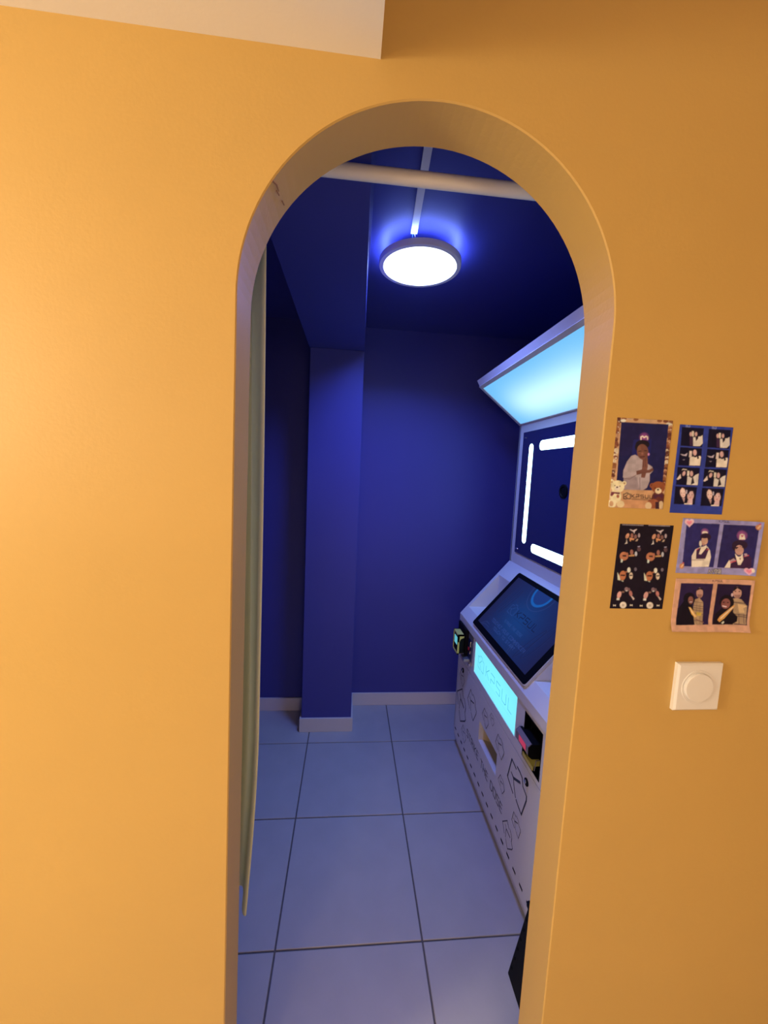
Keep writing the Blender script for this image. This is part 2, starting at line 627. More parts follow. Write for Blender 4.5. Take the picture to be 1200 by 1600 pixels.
# stroke lettering: unit-high capitals, y up ------------------------
FONT = {
    'K': (0.62, [[(0, 0), (0, 1)], [(0.6, 1), (0.12, 0.5), (0.6, 0)]]),
    'P': (0.66, [[(0, 1), (0.62, 1), (0.62, 0.42), (0.0, 0.42)], [(0, 0.42), (0, 0)]]),
    'S': (0.62, [[(0.6, 1), (0, 1), (0, 0.52), (0.6, 0.52), (0.6, 0), (0, 0)]]),
    'U': (0.64, [[(0, 1), (0, 0.1), (0.1, 0), (0.52, 0), (0.62, 0.1), (0.62, 1)]]),
    'L': (0.55, [[(0, 1), (0, 0), (0.5, 0)]]),
    'T': (0.6, [[(0, 1), (0.6, 1)], [(0.3, 1), (0.3, 0)]]),
    'R': (0.6, [[(0, 0), (0, 1), (0.58, 1), (0.58, 0.5), (0, 0.5)], [(0.25, 0.5), (0.6, 0)]]),
    'I': (0.1, [[(0.05, 0), (0.05, 1)]]),
    'E': (0.55, [[(0.55, 1), (0, 1), (0, 0), (0.55, 0)], [(0, 0.5), (0.48, 0.5)]]),
    'H': (0.6, [[(0, 0), (0, 1)], [(0.6, 0), (0.6, 1)], [(0, 0.5), (0.6, 0.5)]]),
    'D': (0.62, [[(0, 0), (0, 1), (0.45, 1), (0.62, 0.8), (0.62, 0.2), (0.45, 0), (0, 0)]]),
    'O': (0.62, [[(0, 0), (0, 1), (0.62, 1), (0.62, 0), (0, 0)]]),
    'C': (0.6, [[(0.6, 1), (0, 1), (0, 0), (0.6, 0)]]),
    'M': (0.75, [[(0, 0), (0, 1), (0.37, 0.45), (0.75, 1), (0.75, 0)]]),
    'N': (0.62, [[(0, 0), (0, 1), (0.62, 0), (0.62, 1)]]),
    'A': (0.64, [[(0, 0), (0.3, 1), (0.34, 1), (0.64, 0)], [(0.14, 0.35), (0.5, 0.35)]]),
    'Z': (0.6, [[(0, 1), (0.6, 1), (0, 0), (0.6, 0)]]),
    'B': (0.6, [[(0, 0), (0, 1), (0.55, 1), (0.55, 0.5), (0, 0.5)], [(0.55, 0.5), (0.6, 0.4), (0.6, 0), (0, 0)]]),
    'J': (0.5, [[(0.1, 1), (0.5, 1), (0.5, 0.1), (0.4, 0), (0, 0), (0, 0.2)]]),
    ' ': (0.35, []),
}


def text_strokes(txt, width=None, h=1.0, gap=0.26):
    """strokes of a word, origin at its lower left, y up, scaled to width x h"""
    x = 0
    out = []
    for ch in txt:
        wd, st = FONT[ch]
        for l in st:
            out.append([(x + a, b) for a, b in l])
        x += wd + gap
    x -= gap
    k = (width / x) if width else h
    return [[(a * k, b * h) for a, b in l] for l in out]


# the booth's emblem: a tilted battery-like box outline round a K, unit high, centred, as it stands on the big door decal
EMB = [
    ([(-.087, .387), (-.362, .44), (-.536, -.19), (-.39, -.25), (-.16, -.35)], 1.0),
    ([(-.033, .485), (.11, .47), (.255, .427), (.324, .25), (.529, .177), (.536, .069), (.36, -.467), (.197, -.425), (.043, -.362)], 1.0),
    ([(-.339, .09), (-.19, .045)], 0.9),
    ([(-.19, .045), (.167, .227)], 1.5),
    ([(-.19, .045), (-.136, -.116), (-.007, -.334)], 0.8),
]


def emblem(rot, size):
    """rot in degrees away from the big decal's tilt"""
    c, s_ = math.cos(math.radians(rot)), math.sin(math.radians(rot))
    return [([((x * c - y * s_) * size, (x * s_ + y * c) * size) for x, y in l], k) for l, k in EMB]


# ================================================================== PHOTO KIOSK
KY0, KY1, KX = 1.005, 1.925, 0.610
kiosk = thing('photo_kiosk', (0.83, 1.465, 0), 'white photo booth kiosk with lit canopy, touchscreen and glowing sign', 'kiosk')

b = MB()
b.box((0.640, KY0 + 0.012, 0.012), (1.06, KY1 - 0.012, 0.245))
b.box((0.760, KY0 + 0.012, 0.245), (1.06, KY1 - 0.012, 0.70))
b.box((0.872, KY0 + 0.012, 0.70), (1.06, KY1 - 0.012, 1.74))
b.build('body', M['white'], kiosk)
# side cheeks follow the kiosk's profile
prof = [(0.632, 0.0), (0.612, 0.068), (KX, 0.10), (KX, 0.735), (0.852, 1.022), (0.852, 1.722), (0.640, 1.905), (0.650, 1.93),
        (1.06, 1.80), (1.06, 0.0)]
for y0, y1 in ((KY1 - 0.012, KY1), (KY0, KY0 + 0.012)):
    m = MB()
    m.prism_y(prof, y0, y1)
    m.build('side_panel', M['white'], kiosk)
m = MB()
m.prism_y([(0.632, 0.0), (0.612, 0.066), (0.64, 0.066), (0.64, 0.0)], KY0 + 0.012, KY1 - 0.012)
m.build('plinth', M['white'], kiosk)


def holed_panel(name, y0, y1, z0, z1, x0, x1, holes, material, parent):
    ys = sorted({y0, y1, *[h[0] for h in holes], *[h[1] for h in holes]})
    zs = sorted({z0, z1, *[h[2] for h in holes], *[h[3] for h in holes]})
    m = MB()
    for a0, a1 in zip(ys[:-1], ys[1:]):
        for c0, c1 in zip(zs[:-1], zs[1:]):
            ym, zm = (a0 + a1) / 2, (c0 + c1) / 2
            if any(h[0] < ym < h[1] and h[2] < zm < h[3] for h in holes):
                continue
            m.box((x0, a0, c0), (x1, a1, c1))
    return m.build(name, material, parent)


PY0, PY1 = KY0 + 0.012, KY1 - 0.006
SLOT = (1.355, 1.560, 0.286, 0.376)
door = holed_panel('service_door', PY0, PY1, 0.068, 0.5055, KX, 0.632, [SLOT], M['white'], kiosk)
SIGN = (1.2265, 1.679, 0.543, 0.690)
RECESS = (1.047, 1.160, 0.529, 0.680)
upper = holed_panel('front_panel', PY0, PY1, 0.5085, 0.700, KX, 0.632, [SIGN, RECESS], M['white'], kiosk)

# print slot: a lined box behind the opening
m = MB()
sy0, sy1, sz0, sz1 = SLOT
m.poly([(0.632, sy0, sz0), (0.632, sy1, sz0), (0.735, sy1, sz0 - 0.04), (0.735, sy0, sz0 - 0.04)])
m.poly([(0.632, sy0, sz1), (0.735, sy0, sz1), (0.735, sy1, sz1), (0.632, sy1, sz1)])
m.poly([(0.735, sy0, sz0 - 0.04), (0.735, sy1, sz0 - 0.04), (0.735, sy1, sz1), (0.735, sy0, sz1)])
m.poly([(0.632, sy0, sz0), (0.735, sy0, sz0 - 0.04), (0.735, sy0, sz1), (0.632, sy0, sz1)])
m.poly([(0.632, sy1, sz0), (0.632, sy1, sz1), (0.735, sy1, sz1), (0.735, sy1, sz0 - 0.04)])
tag(m.build('print_slot', M['slotin'], door), 'beige lined slot where prints drop out')


def ribbon_decal(name, strokes, yc, zc, wd, parent, label=None, x=KX - 0.0006):
    wd = wd * 1.6
    """strokes in metres about the centre; u to the viewer's right (towards -y)"""
    m = MB()
    for l, k in strokes:
        hw = wd * k / 2
        for (a, b_), (c, d) in zip(l[:-1], l[1:]):
            L = math.hypot(c - a, d - b_)
            if L < 1e-7:
                continue
            ux, uy = (c - a) / L, (d - b_) / L
            nx, ny = -uy * hw, ux * hw
            e = hw * 0.7
            q = [(a - ux * e + nx, b_ - uy * e + ny), (c + ux * e + nx, d + uy * e + ny),
                 (c + ux * e - nx, d + uy * e - ny), (a - ux * e - nx, b_ - uy * e - ny)]
            m.poly([(x, yc - u, zc + v) for u, v in q])
            
    o = m.build(name, M['ink'], parent)
    if label:
        o['label'] = label
    return o


DEC = [(1.8375, 0.4234, 0.075, -12, .0018), (1.8208, 0.2842, 0.150, -38, .0040), (1.6689, 0.3824, 0.115, -12, .0026), (1.4965, 0.4311, 0.068, -14, .0017),
       (1.4266, 0.4726, 0.042, -16, .0011), (1.7567, 0.1724, 0.070, -14, .0014), (1.3358, 0.4231, 0.074, -6, .0017), (1.2966, 0.3011, 0.054, -14, .0014),
       (1.1800, 0.3970, 0.135, 0, .0038), (1.2160, 0.1739, 0.082, -28, .0020), (1.1604, 0.2684, 0.062, 2, .0015)]
for yc, zc, sz, rot, wd in DEC:
    ribbon_decal('emblem_decal', emblem(-rot * -1.0, sz), yc, zc, wd, door)
_x = 0.0
_tot = sum(FONT[c][0] + 0.26 for c in 'STRIKE THE DOSE') - 0.26
_k = 0.435 / _tot
for ch in 'STRIKE THE DOSE':
    wd_, sts = FONT[ch]
    if sts:
        ribbon_decal('slogan_letter', [([((_x + a) * _k, b_ * 0.033) for a, b_ in l], 1.0) for l in sts], 1.711, 0.1985, 0.0027, door, 'dark printed letter ' + ch)
    _x += wd_ + 0.26

# ventilation slits along the foot of the door
k = 0
y = 1.903
while y > 1.03:
    box('vent_slit', (KX - 0.0006, y - 0.023, 0.1025), (KX + 0.001, y, 0.1105), M['black'], door)
    y -= 0.0531
for yc, zc in ((1.1156, 0.4656), (1.829, 0.466)):
    m = MB()
    m.lathe([(0.0125, 0), (0.0125, 0.003), (0.010, 0.004)], (KX, yc, zc), (-1, 0, 0), 24)
    lk = m.build('lock', M['black'], door, smooth=True)
    m = MB()
    m.lathe([(0.0065, 0.003), (0.0065, 0.007), (0.005, 0.008)], (KX, yc + 0.001, zc + 0.001), (-1, 0, 0), 16)
    m.build('lock_barrel', M['chrome'], lk, smooth=True)

# glowing sign ------------------------------------------------------
CY = np.array(s2l((125, 234, 252)))
cv = Canvas((SIGN[1] - SIGN[0]) * 1000, (SIGN[3] - SIGN[2]) * 1000, 1.6, CY)
X_, Y_ = np.meshgrid(np.linspace(-1, 1, cv.nx), np.linspace(-1, 1, cv.ny))
cv.a *= (0.96 + 0.16 * np.exp(-(X_ - 0.2) ** 2 * 1.5 - Y_ ** 2))[..., None]
INKC = CY * np.array((0.16, 0.40, 0.48))
for l, k in emblem(16, 74):
    cv.mmline([(78 + a, 74 - b_) for a, b_ in l], 2.6 * min(k, 1.1), INKC, 0.85)
for l in text_strokes('KPSUL', 268, 44, 0.32):
    cv.mmline([(143 + a, 92 - b_) for a, b_ in l], 3.0, INKC, 0.85)
for q in range(26):
    cv.mmline([(150 + q * 9.6, 108), (155 + q * 9.6, 108)], 3.4, INKC, 0.16)
sg = cv.grid('lit_sign', lambda u, v: np.stack([np.full_like(u, KX + 0.003), SIGN[1] - u * (SIGN[1] - SIGN[0]), SIGN[3] - v * (SIGN[3] - SIGN[2])], -1),
             M['sign'], upper)
tag(sg, 'glowing turquoise sign reading KPSUL')
m = MB()
m.box((KX + 0.004, SIGN[0], SIGN[2]), (0.632, SIGN[1], SIGN[3]))
m.build('sign_backing', M['white'], upper)

# payment recess at the near end -----------------------------------
m = MB()
ry0, ry1, rz0, rz1 = RECESS
xd = 0.668
m.poly([(KX, ry0, rz0), (xd, ry0, rz0), (xd, ry1, rz0), (KX, ry1, rz0)])
m.poly([(KX, ry0, rz1), (KX, ry1, rz1), (xd, ry1, rz1), (xd, ry0, rz1)])
m.poly([(xd, ry0, rz0), (xd, ry0, rz1), (xd, ry1, rz1), (xd, ry1, rz0)])
m.poly([(KX, ry0, rz0), (KX, ry0, rz1), (xd, ry0, rz1), (xd, ry0, rz0)])
m.poly([(KX, ry1, rz0), (xd, ry1, rz0), (xd, ry1, rz1), (KX, ry1, rz1)])
# black flange round the opening
for lo, hi in (((KX - 0.001, ry0 - 0.003, rz0 - 0.003), (KX + 0.002, ry0, rz1 + 0.003)), ((KX - 0.001, ry1, rz0 - 0.003), (KX + 0.002, ry1 + 0.003, rz1 + 0.003)),
               ((KX - 0.001, ry0, rz0 - 0.003), (KX + 0.002, ry1, rz0)), ((KX - 0.001, ry0, rz1), (KX + 0.002, ry1, rz1 + 0.003))):
    m.box(lo, hi)
pay = tag(m.build('payment_recess', M['black'], kiosk), 'black recess of the note acceptor')
m = MB()
m.prism_y([(0.588, 0.584), (0.600, 0.574), (xd, 0.574), (xd, 0.622), (0.598, 0.622), (0.587, 0.612)], 1.080, 1.158)
m.prism_y([(0.588, 0.584), (0.600, 0.574), (0.609, 0.574), (0.609, 0.622), (0.598, 0.622), (0.587, 0.612)], 1.158, 1.172)
acc = m.build('note_acceptor', M['black'], pay)
m = MB()
m.prism_y([(0.5860, 0.6125), (0.5870, 0.587), (0.5885, 0.587), (0.5885, 0.6125)], 1.083, 1.169)
m.prism_y([(0.5860, 0.6125), (0.5885, 0.6125), (0.5990, 0.6225), (0.5970, 0.6235)], 1.083, 1.169)
m.build('acceptor_bezel', M['smoke'], pay)
m = MB()
m.prism_y([(0.5852, 0.6110), (0.5861, 0.590), (0.5875, 0.590), (0.5870, 0.6110)], 1.098, 1.146)
tag(m.build('acceptor_light', M['redglow'], pay), 'glowing red note slot light')
m = MB()
m.poly([(0.606, 1.153, 0.563), (0.606, 1.085, 0.545), (0.640, 1.085, 0.545), (0.640, 1.153, 0.563)])
m.box((0.606, 1.083, 0.533), (0.61, 1.153, 0.546))
tag(m.build('coin_tray', M['yellow'], pay), 'yellow coin tray below the note acceptor')
m = MB()
m.tube([(0.612, 1.080, 0.535), (0.612, 1.074, 0.574), (0.64, 1.074, 0.574)], 0.0016, 6)
m.build('tray_edge', M['smoke'], pay)

# reader plate and card reader at the far end -----------------------
pl = box('reader_plate', (KX - 0.002, 1.700, 0.556), (KX, 1.815, 0.694), M['steel'], kiosk, 0.0008)
pn = box('slot_plate', (KX - 0.005, 1.722, 0.566), (KX - 0.0015, 1.765, 0.668), M['navyplastic'], pl, 0.001)
box('red_button', (KX - 0.009, 1.748, 0.612), (KX - 0.004, 1.758, 0.626), M['red'], pl, 0.001)
for z in (0.602, 0.648, 0.636):
    box('steel_lever', (KX - 0.008, 1.727, z), (KX - 0.004, 1.735, z + 0.014), M['chrome'], pl, 0.001)
box('bracket', (KX - 0.030, 1.742, 0.556), (KX - 0.001, 1.800, 0.569), M['steel'], pl, 0.001)
box('bracket_foot', (KX - 0.012, 1.718, 0.546), (KX - 0.001, 1.732, 0.558), M['chrome'], pl, 0.001)

rd = MB()
rd.prism_y([(KX, 0.700), (0.592, 0.704), (0.592, 0.590), (0.600, 0.565), (KX, 0.556)], 1.772, 1.900)
rd.prism_y([(0.592, 0.668), (0.572, 0.668), (0.566, 0.640), (0.566, 0.596), (0.580, 0.582), (0.592, 0.582)], 1.778, 1.862)
reader = tag(rd.build('card_reader', M['black'], kiosk, 0.002), 'black card reader with yellow rimmed payment terminal')
m = MB()
ty0, ty1 = 1.752, 1.832
m.box((0.548, ty0, 0.680), (0.578, ty1, 0.687))
m.box((0.548, ty0, 0.588), (0.556, ty1, 0.595))
m.box((0.548, ty0, 0.588), (0.556, ty0 + 0.006, 0.687))
m.box((0.548, ty1 - 0.006, 0.588), (0.578, ty1, 0.687))
m.prism_y([(0.548, 0.687), (0.578, 0.687), (0.578, 0.672), (0.562, 0.666), (0.556, 0.650), (0.548, 0.650)], ty0, ty0 + 0.006)
m.build('terminal_rim', M['yellow'], reader)
box('terminal_body', (0.5505, ty0 + 0.004, 0.592), (0.576, ty1 - 0.004, 0.683), M['black'], reader)
box('terminal_screen', (0.5485, ty0 + 0.018, 0.630), (0.551, ty1 - 0.020, 0.667), M['readerscreen'], reader)

# console -----------------------------------------------------------
SL = (1.022 - 0.735) / (0.852 - 0.605)


def zs_(x):
    return 0.735 + (x - 0.605) * SL


m = MB()
solid = [(0.605, 0.700), (0.605, 0.735), (0.872, zs_(0.872)), (0.872, 0.700)]
xa, xb = 0.641, 0.790
notch = [(0.605, 0.700), (0.605, 0.735), (xa, zs_(xa)), (xb, zs_(xa)), (xb, zs_(xb)), (0.872, zs_(0.872)), (0.872, 0.700)]
for pr, y0, y1 in ((solid, KY0, 1.031), (notch, 1.031, 1.180), (solid, 1.180, 1.750), (notch, 1.750, 1.899), (solid, 1.899, KY1)):
    m.prism_y(pr, y0, y1)
con = tag(m.build('console', M['white'], kiosk), 'sloping white console with side pockets')

# monitor on the console
Sv = Vector((1, 0, SL)).normalized()          # up the slope
Nv = Vector((-SL, 0, 1)).normalized()         # out of the slope
P0 = Vector((0.605, 0, 0.735))


def on_slope(d, y, h):
    p = P0 + Sv * d + Nv * h
    return Vector((p.x, y, p.z))


def slope_slab(name, d0, d1, y0, y1, h0, h1, material, parent, rad=0.0):
    m = MB()
    n = 6
    pts = []
    if rad:
        for cx_, cy_, a0 in ((d1 - rad, y1 - rad, 0), (d0 + rad, y1 - rad, 90), (d0 + rad, y0 + rad, 180), (d1 - rad, y0 + rad, 270)):
            for k in range(n + 1):
                t = math.radians(a0 + 90 * k / n)
                pts.append((cx_ + rad * math.cos(t), cy_ + rad * math.sin(t)))
    else:
        pts = [(d0, y0), (d1, y0), (d1, y1), (d0, y1)]
    lo = [on_slope(d, y, h0) for d, y in pts]
    hi = [on_slope(d, y, h1) for d, y in pts]
    for i in range(len(pts)):
        j = (i + 1) % len(pts)
        m.poly([lo[i], lo[j], hi[j], hi[i]])
    m.poly(hi)
    m.poly(list(reversed(lo)))
    return m.build(name, material, parent)


D0, D1, MY0, MY1 = 0.020, 0.346, 1.186, 1.737
mon = tag(slope_slab('monitor', D0 - 0.003, D1 + 0.003, MY0 - 0.003, MY1 + 0.003, 0.0, 0.011, M['rim'], kiosk, 0.012), 'black framed touchscreen set in the console')
slope_slab('bezel', D0, D1, MY0, MY1, 0.011, 0.0135, M['bezel'], mon, 0.012)
DD0, DD1, DY0, DY1 = D0 + 0.026, D1 - 0.022, MY0 + 0.030, MY1 - 0.030
cv = Canvas((DY1 - DY0) * 1000, (DD1 - DD0) * 1000, 1.3, (0, 0, 0))
nyx = (cv.ny, cv.nx)
uu, vv = np.meshgrid(np.linspace(0, 1, cv.nx), np.linspace(0, 1, cv.ny))
base = np.array(s2l((26, 36, 88)))
cen = np.array(s2l((20, 62, 128)))
g1 = np.exp(-((uu - 0.5) / 0.28) ** 2 - ((vv - 0.55) / 0.45) ** 2)[..., None]
cv.a[:] = base * (1 - g1) + cen * g1
edge = np.clip((np.abs(uu - 0.5) - 0.36) / 0.16, 0, 1)[..., None]
cv.a = cv.a * (1 - edge * 0.5) + np.array(s2l((34, 30, 62))) * edge * 0.5
W_, H_ = cv.w, cv.h
cxm, cym = W_ * 0.5, H_ * 0.02


def ring(r, wd, col, al):
    cv.mmline([(cxm + r * math.cos(t), cym + r * math.sin(t)) for t in np.linspace(-0.1, math.pi + 0.1, 60)], wd, col, al)


cv.fill([(cxm + 62 * math.cos(t), cym + 62 * math.sin(t)) for t in np.linspace(0, 2 * math.pi, 50)], s2l((24, 70, 150)), 0.75)
cv.fill([(cxm + 50 * math.cos(t), cym + 50 * math.sin(t)) for t in np.linspace(0, 2 * math.pi, 50)], s2l((30, 52, 122)), 0.6)
ring(57, 9, s2l((22, 100, 190)), 0.7)
ring(63, 3, s2l((30, 110, 200)), 0.5)
ring(84, 2.2, s2l((52, 74, 140)), 0.7)
DK = s2l((12, 16, 52))
LT = s2l((50, 84, 158))
for l, k in emblem(16, 58):
    cv.mmline([(155 + a, 135 - b_) for a, b_ in l], 2.2, LT, 0.75)
for l in text_strokes('KPSUL', 172, 27, 0.32):
    cv.mmline([(196 + a, 147 - b_) for a, b_ in l], 3.6, DK, 0.95)
for q in range(19):
    cv.mmline([(200 + q * 8.8, 157), (205 + q * 8.8, 157)], 2.6, DK, 0.35)
for l in text_strokes('STRIKE THE DOSE', 160, 11, 0.3):
    cv.mmline([(168 + a, 196 - b_) for a, b_ in l], 1.9, LT, 0.7)
for l in text_strokes('TOUCHEZ POUR COMMENCER', 318, 13, 0.3):
    cv.mmline([(86 + a, 231 - b_) for a, b_ in l], 2.0, s2l((56, 82, 160)), 0.75)
for l in text_strokes('TOUCH TO START', 210, 11, 0.3):
    cv.mmline([(140 + a, 252 - b_) for a, b_ in l], 1.9, s2l((56, 82, 160)), 0.7)
# swirling loops at both sides of the picture
for (x0, y0, lx, ly, rt) in ((62, 95, 16, 88, 10), (98, 112, 9, 72, 12), (430, 160, 17, 90, 10), (395, 190, 10, 80, 14)):
    pts = []
    c_, q_ = math.cos(math.radians(rt)), math.sin(math.radians(rt))
    for t in np.linspace(0, 2 * math.pi, 44):
        a, b_ = lx * math.cos(t), ly * math.sin(t)
        pts.append((x0 + a * c_ - b_ * q_, y0 + a * q_ + b_ * c_))
    cv.mmline(pts, 3.2, s2l((16, 20, 60)), 0.55)
    cv.mmline([(a + 3, b_ - 1) for a, b_ in pts], 1.4, s2l((52, 64, 124)), 0.45)
for p in ([(330, 300), (318, 240), (322, 225)], [(342, 300), (330, 240), (322, 225)], [(40, 268), (62, 250), (96, 250)], [(30, 276), (70, 262), (110, 262)]):
    cv.mmline(p, 1.6, s2l((62, 84, 150)), 0.5)


def disp_fn(u, v):
    d = DD1 - v * (DD1 - DD0)
    yy = DY1 - u * (DY1 - DY0)
    P = np.zeros(u.shape + (3,))
    P[..., 0] = P0.x + Sv.x * d + Nv.x * 0.0140
    P[..., 1] = yy
    P[..., 2] = P0.z + Sv.z * d + Nv.z * 0.0140
    return P


dsp = cv.grid('display', disp_fn, M['display'], mon)
tag(dsp, 'dim blue start screen with the KPSUL logo')

# screen panel with light bars --------------------------------------
XP = 0.852
sp = box('screen_panel', (XP, KY0 + 0.012, zs_(0.852) - 0.01), (0.872, KY1 - 0.002, 1.725), M['white'], kiosk, 0.002)
GY0, GY1, GZ0, GZ1 = 1.064, 1.866, 1.081, 1.678
gl = box('dark_glass', (XP - 0.005, GY0, GZ0), (XP, GY1, GZ1), M['mirror'], sp, 0.001)


def light_bar(y0, y1, z0, z1):
    m = MB()
    r = min(y1 - y0, z1 - z0) / 2
    pts = []
    for cy_, cz_, a0 in ((y1 - r, z1 - r, 0), (y0 + r, z1 - r, 90), (y0 + r, z0 + r, 180), (y1 - r, z0 + r, 270)):
        for k in range(9):
            t = math.radians(a0 + 90 * k / 8)
            pts.append((cy_ + r * math.cos(t), cz_ + r * math.sin(t)))
    a = [(XP - 0.005, y, z) for y, z in pts]
    c = [(XP - 0.0062, y, z) for y, z in pts]
    for i in range(len(pts)):
        j = (i + 1) % len(pts)
        m.poly([a[i], a[j], c[j], c[i]])
    m.poly(c)
    return m.build('light_bar', M['lightbar'], sp)


light_bar(1.752, 1.790, 1.142, 1.617)
light_bar(1.140, 1.178, 1.142, 1.617)
light_bar(1.240, 1.690, 1.582, 1.625)
light_bar(1.240, 1.692, 1.115, 1.156)
m = MB()
m.lathe([(0.028, 0.0), (0.028, 0.004), (0.020, 0.005), (0.018, 0.002)], (XP - 0.005, 1.462, 1.408), (-1, 0, 0), 32)
tag(m.build('camera_lens', M['black'], sp, smooth=True), 'round black camera window')
for yc in (1.846, 1.836, 1.084, 1.094):
    for zc in (1.650, 1.102):
        m = MB()
        m.lathe([(0.0035, 0), (0.0035, 0.002), (0.002, 0.003)], (XP - 0.005, yc, zc), (-1, 0, 0), 10)
        m.build('screw', M['chrome'], sp, smooth=True)

# canopy -------------------------------------------------------------
m = MB()
cprof = [(0.852, 1.722), (0.627, 1.900), (0.613, 1.926), (0.640, 1.935), (0.900, 1.775), (0.900, 1.722)]
m.prism_y(cprof, KY0, KY1)
can = tag(m.build('canopy', M['white'], kiosk), 'slanted white canopy over the screen')
A_ = Vector((0.852, 0, 1.722))
B_ = Vector((0.627, 0, 1.900))
cu = (B_ - A_).normalized()
cn = Vector((-cu.z, 0, cu.x))
if cn.z > 0:
    cn = -cn
CL = (B_ - A_).length
g0, g1_, gy0, gy1 = 0.008, CL - 0.018, KY0 + 0.022, KY1 - 0.022
cv = Canvas((gy1 - gy0) * 1000, (g1_ - g0) * 1000, 8.0, (0, 0, 0))
uu, vv = np.meshgrid(np.linspace(0, 1, cv.nx), np.linspace(0, 1, cv.ny))
hot = np.exp(-((uu - 0.52) / 0.42) ** 4 - ((vv - 0.62) / 0.36) ** 2)[..., None]
cv.a[:] = np.array(s2l((110, 190, 245))) * (1 - hot) + np.array((0.66, 1.05, 1.05)) * hot


def can_fn(u, v):
    s_ = g1_ - v * (g1_ - g0)
    P = np.zeros(u.shape + (3,))
    P[..., 0] = A_.x + cu.x * s_ + cn.x * 0.0015
    P[..., 1] = gy1 - u * (gy1 - gy0)
    P[..., 2] = A_.z + cu.z * s_ + cn.z * 0.0015
    return P


tag(cv.grid('light_panel', can_fn, M['softlight'], can), 'glowing pale cyan light panel')
m = MB()
a0, a1 = A_ + cu * 0.0, A_ + cu * CL
for s0, s1, y0, y1 in ((g1_, CL, KY0, KY1), (0.0, g0, KY0, KY1), (g0, g1_, KY0, gy0), (g0, g1_, gy1, KY1)):
    p = [A_ + cu * s0, A_ + cu * s1]
    lo = [Vector((q.x, y, q.z)) for q, y in ((p[0], y0), (p[1], y0), (p[1], y1), (p[0], y1))]
    hi = [q + cn * 0.005 for q in lo]
    for i in range(4):
        j = (i + 1) % 4
        m.poly([lo[i], lo[j], hi[j], hi[i]])
    m.poly(hi)
m.build('light_frame', M['white'], can)

# ================================================================== CEILING LAMP, TRUNKING
LC = (0.2290, 1.486)
lamp = thing('ceiling_lamp', (LC[0], LC[1], 2.205), 'round glowing flat lamp with grey rim on the navy ceiling', 'lamp')
m = MB()
m.lathe([(0.134, 0.0), (0.148, 0.0), (0.150, 0.004), (0.150, 0.020), (0.146, 0.022), (0.134, 0.022)], (LC[0], LC[1], 2.205), (0, 0, 1), 72, cap=False)
m.build('rim', M['lampgrey'], lamp, smooth=True)
m = MB()
m.lathe([(0.1345, 0.003), (0.001, 0.002)], (LC[0], LC[1], 2.205), (0, 0, 1), 72, cap=False)
m.build('diffuser', M['diffuser'], lamp)
ll = bpy.data.lights.new('lamp_light', 'AREA')
ll.shape = 'DISK'
ll.size = 0.26
ll.energy = 11.5
ll.color = LAMP
ll.spread = math.radians(145)
lo_ = bpy.data.objects.new('lamp_light', ll)
put(lo_, lamp)
lo_.location = (LC[0], LC[1], 2.203)
m = MB()
m.lathe([(0.146, 0.0215), (0.132, 0.026), (0.120, 0.027)], (LC[0], LC[1], 2.205), (0, 0, 1), 72, cap=False)
tag(m.build('back_glow_ring', M['halo'], lamp), 'bright backlight ring above the rim')
m = MB()
m.lathe([(0.122, 0.022), (0.122, 0.030), (0.06, 0.034), (0.06, 0.060)], (LC[0], LC[1], 2.205), (0, 0, 1), 48)
m.build('mount', M['conduit'], lamp, smooth=True)
for k, (mm_, dx) in enumerate(((M['bluewire'], -0.010), (M['copper'], 0.008))):
    m = MB()
    m.tube([(0.1865, 1.375, 2.262), (0.187 + dx * 0.4, 1.378, 2.254), (0.190 + dx * 0.8, 1.387, 2.243), (0.194 + dx, 1.400, 2.236)], 0.0013, 6)
    m.build('wire', mm_, lamp)

m = MB()
p0, p1 = Vector((0.147, YB + 0.005, 0)), Vector((0.1865, 1.376, 0))
d = (p1 - p0).normalized()
nn = Vector((-d.y, d.x, 0)) * 0.0108
for z0, z1 in ((ZC - 0.010, ZC),):
    q = [p0 + nn, p0 - nn, p1 - nn, p1 + nn]
    lo = [(a.x, a.y, z0) for a in q]
    hi = [(a.x, a.y, z1) for a in q]
    m.poly(lo)
    m.poly(list(reversed(hi)))
    for i in range(4):
        j = (i + 1) % 4
        m.poly([lo[i], hi[i], hi[j], lo[j]])
tr = m.build('cable_trunking', M['conduit'], None, 0.0008)
tag(tr, 'thin white cable trunking along the ceiling to the round lamp', 'trunking')

# ================================================================== ROD AND CURTAIN
m = MB()
m.tube([(XL, 0.832, 2.0410), (XR, 0.832, 2.0410)], 0.0137, 28)
tag(m.build('curtain_rod', M['rod'], None, smooth=True), 'cream round curtain rod spanning the booth behind the arch', 'curtain rod')

curtain = thing('curtain', (-0.40, 0.835, 0.40), 'pale green curtain pulled aside behind the left door jamb', 'curtain')
cu_v, cu_f = [], []
NX, NZ = 180, 60
top = 2.020
for j in range(NZ + 1):
    t = j / NZ
    for i in range(NX + 1):
        s_ = i / NX
        ph = s_ * 2 * math.pi * 5.75
        xr = -0.179 + 0.005 * math.sin(math.pi * min(1.0, t * 1.05)) - 0.020 * max(0, (t - 0.72) / 0.28) ** 1.6
        x = -0.60 + (xr + 0.60) * s_ + 0.006 * math.sin(2 * ph + 3 * t) * (1 - s_ ** 8)
        amp = 0.016 + 0.026 * min(1, t * 1.6)
        y = 0.838 + amp * math.sin(ph + 0.5 * math.sin(2.2 * t) * (1 - s_))
        zb = 0.450 - 0.030 * (1 - s_) * 8 * (1 if s_ > 0.9 else 0.1 / max(1 - s_, 0.1)) + 0.010 * math.sin(ph * 0.5)
        z = top + (zb - top) * t
        cu_v.append((x, y, z))
for j in range(NZ):
    for i in range(NX):
        a = j * (NX + 1) + i
        cu_f.append((a, a + 1, a + NX + 2, a + NX + 1))
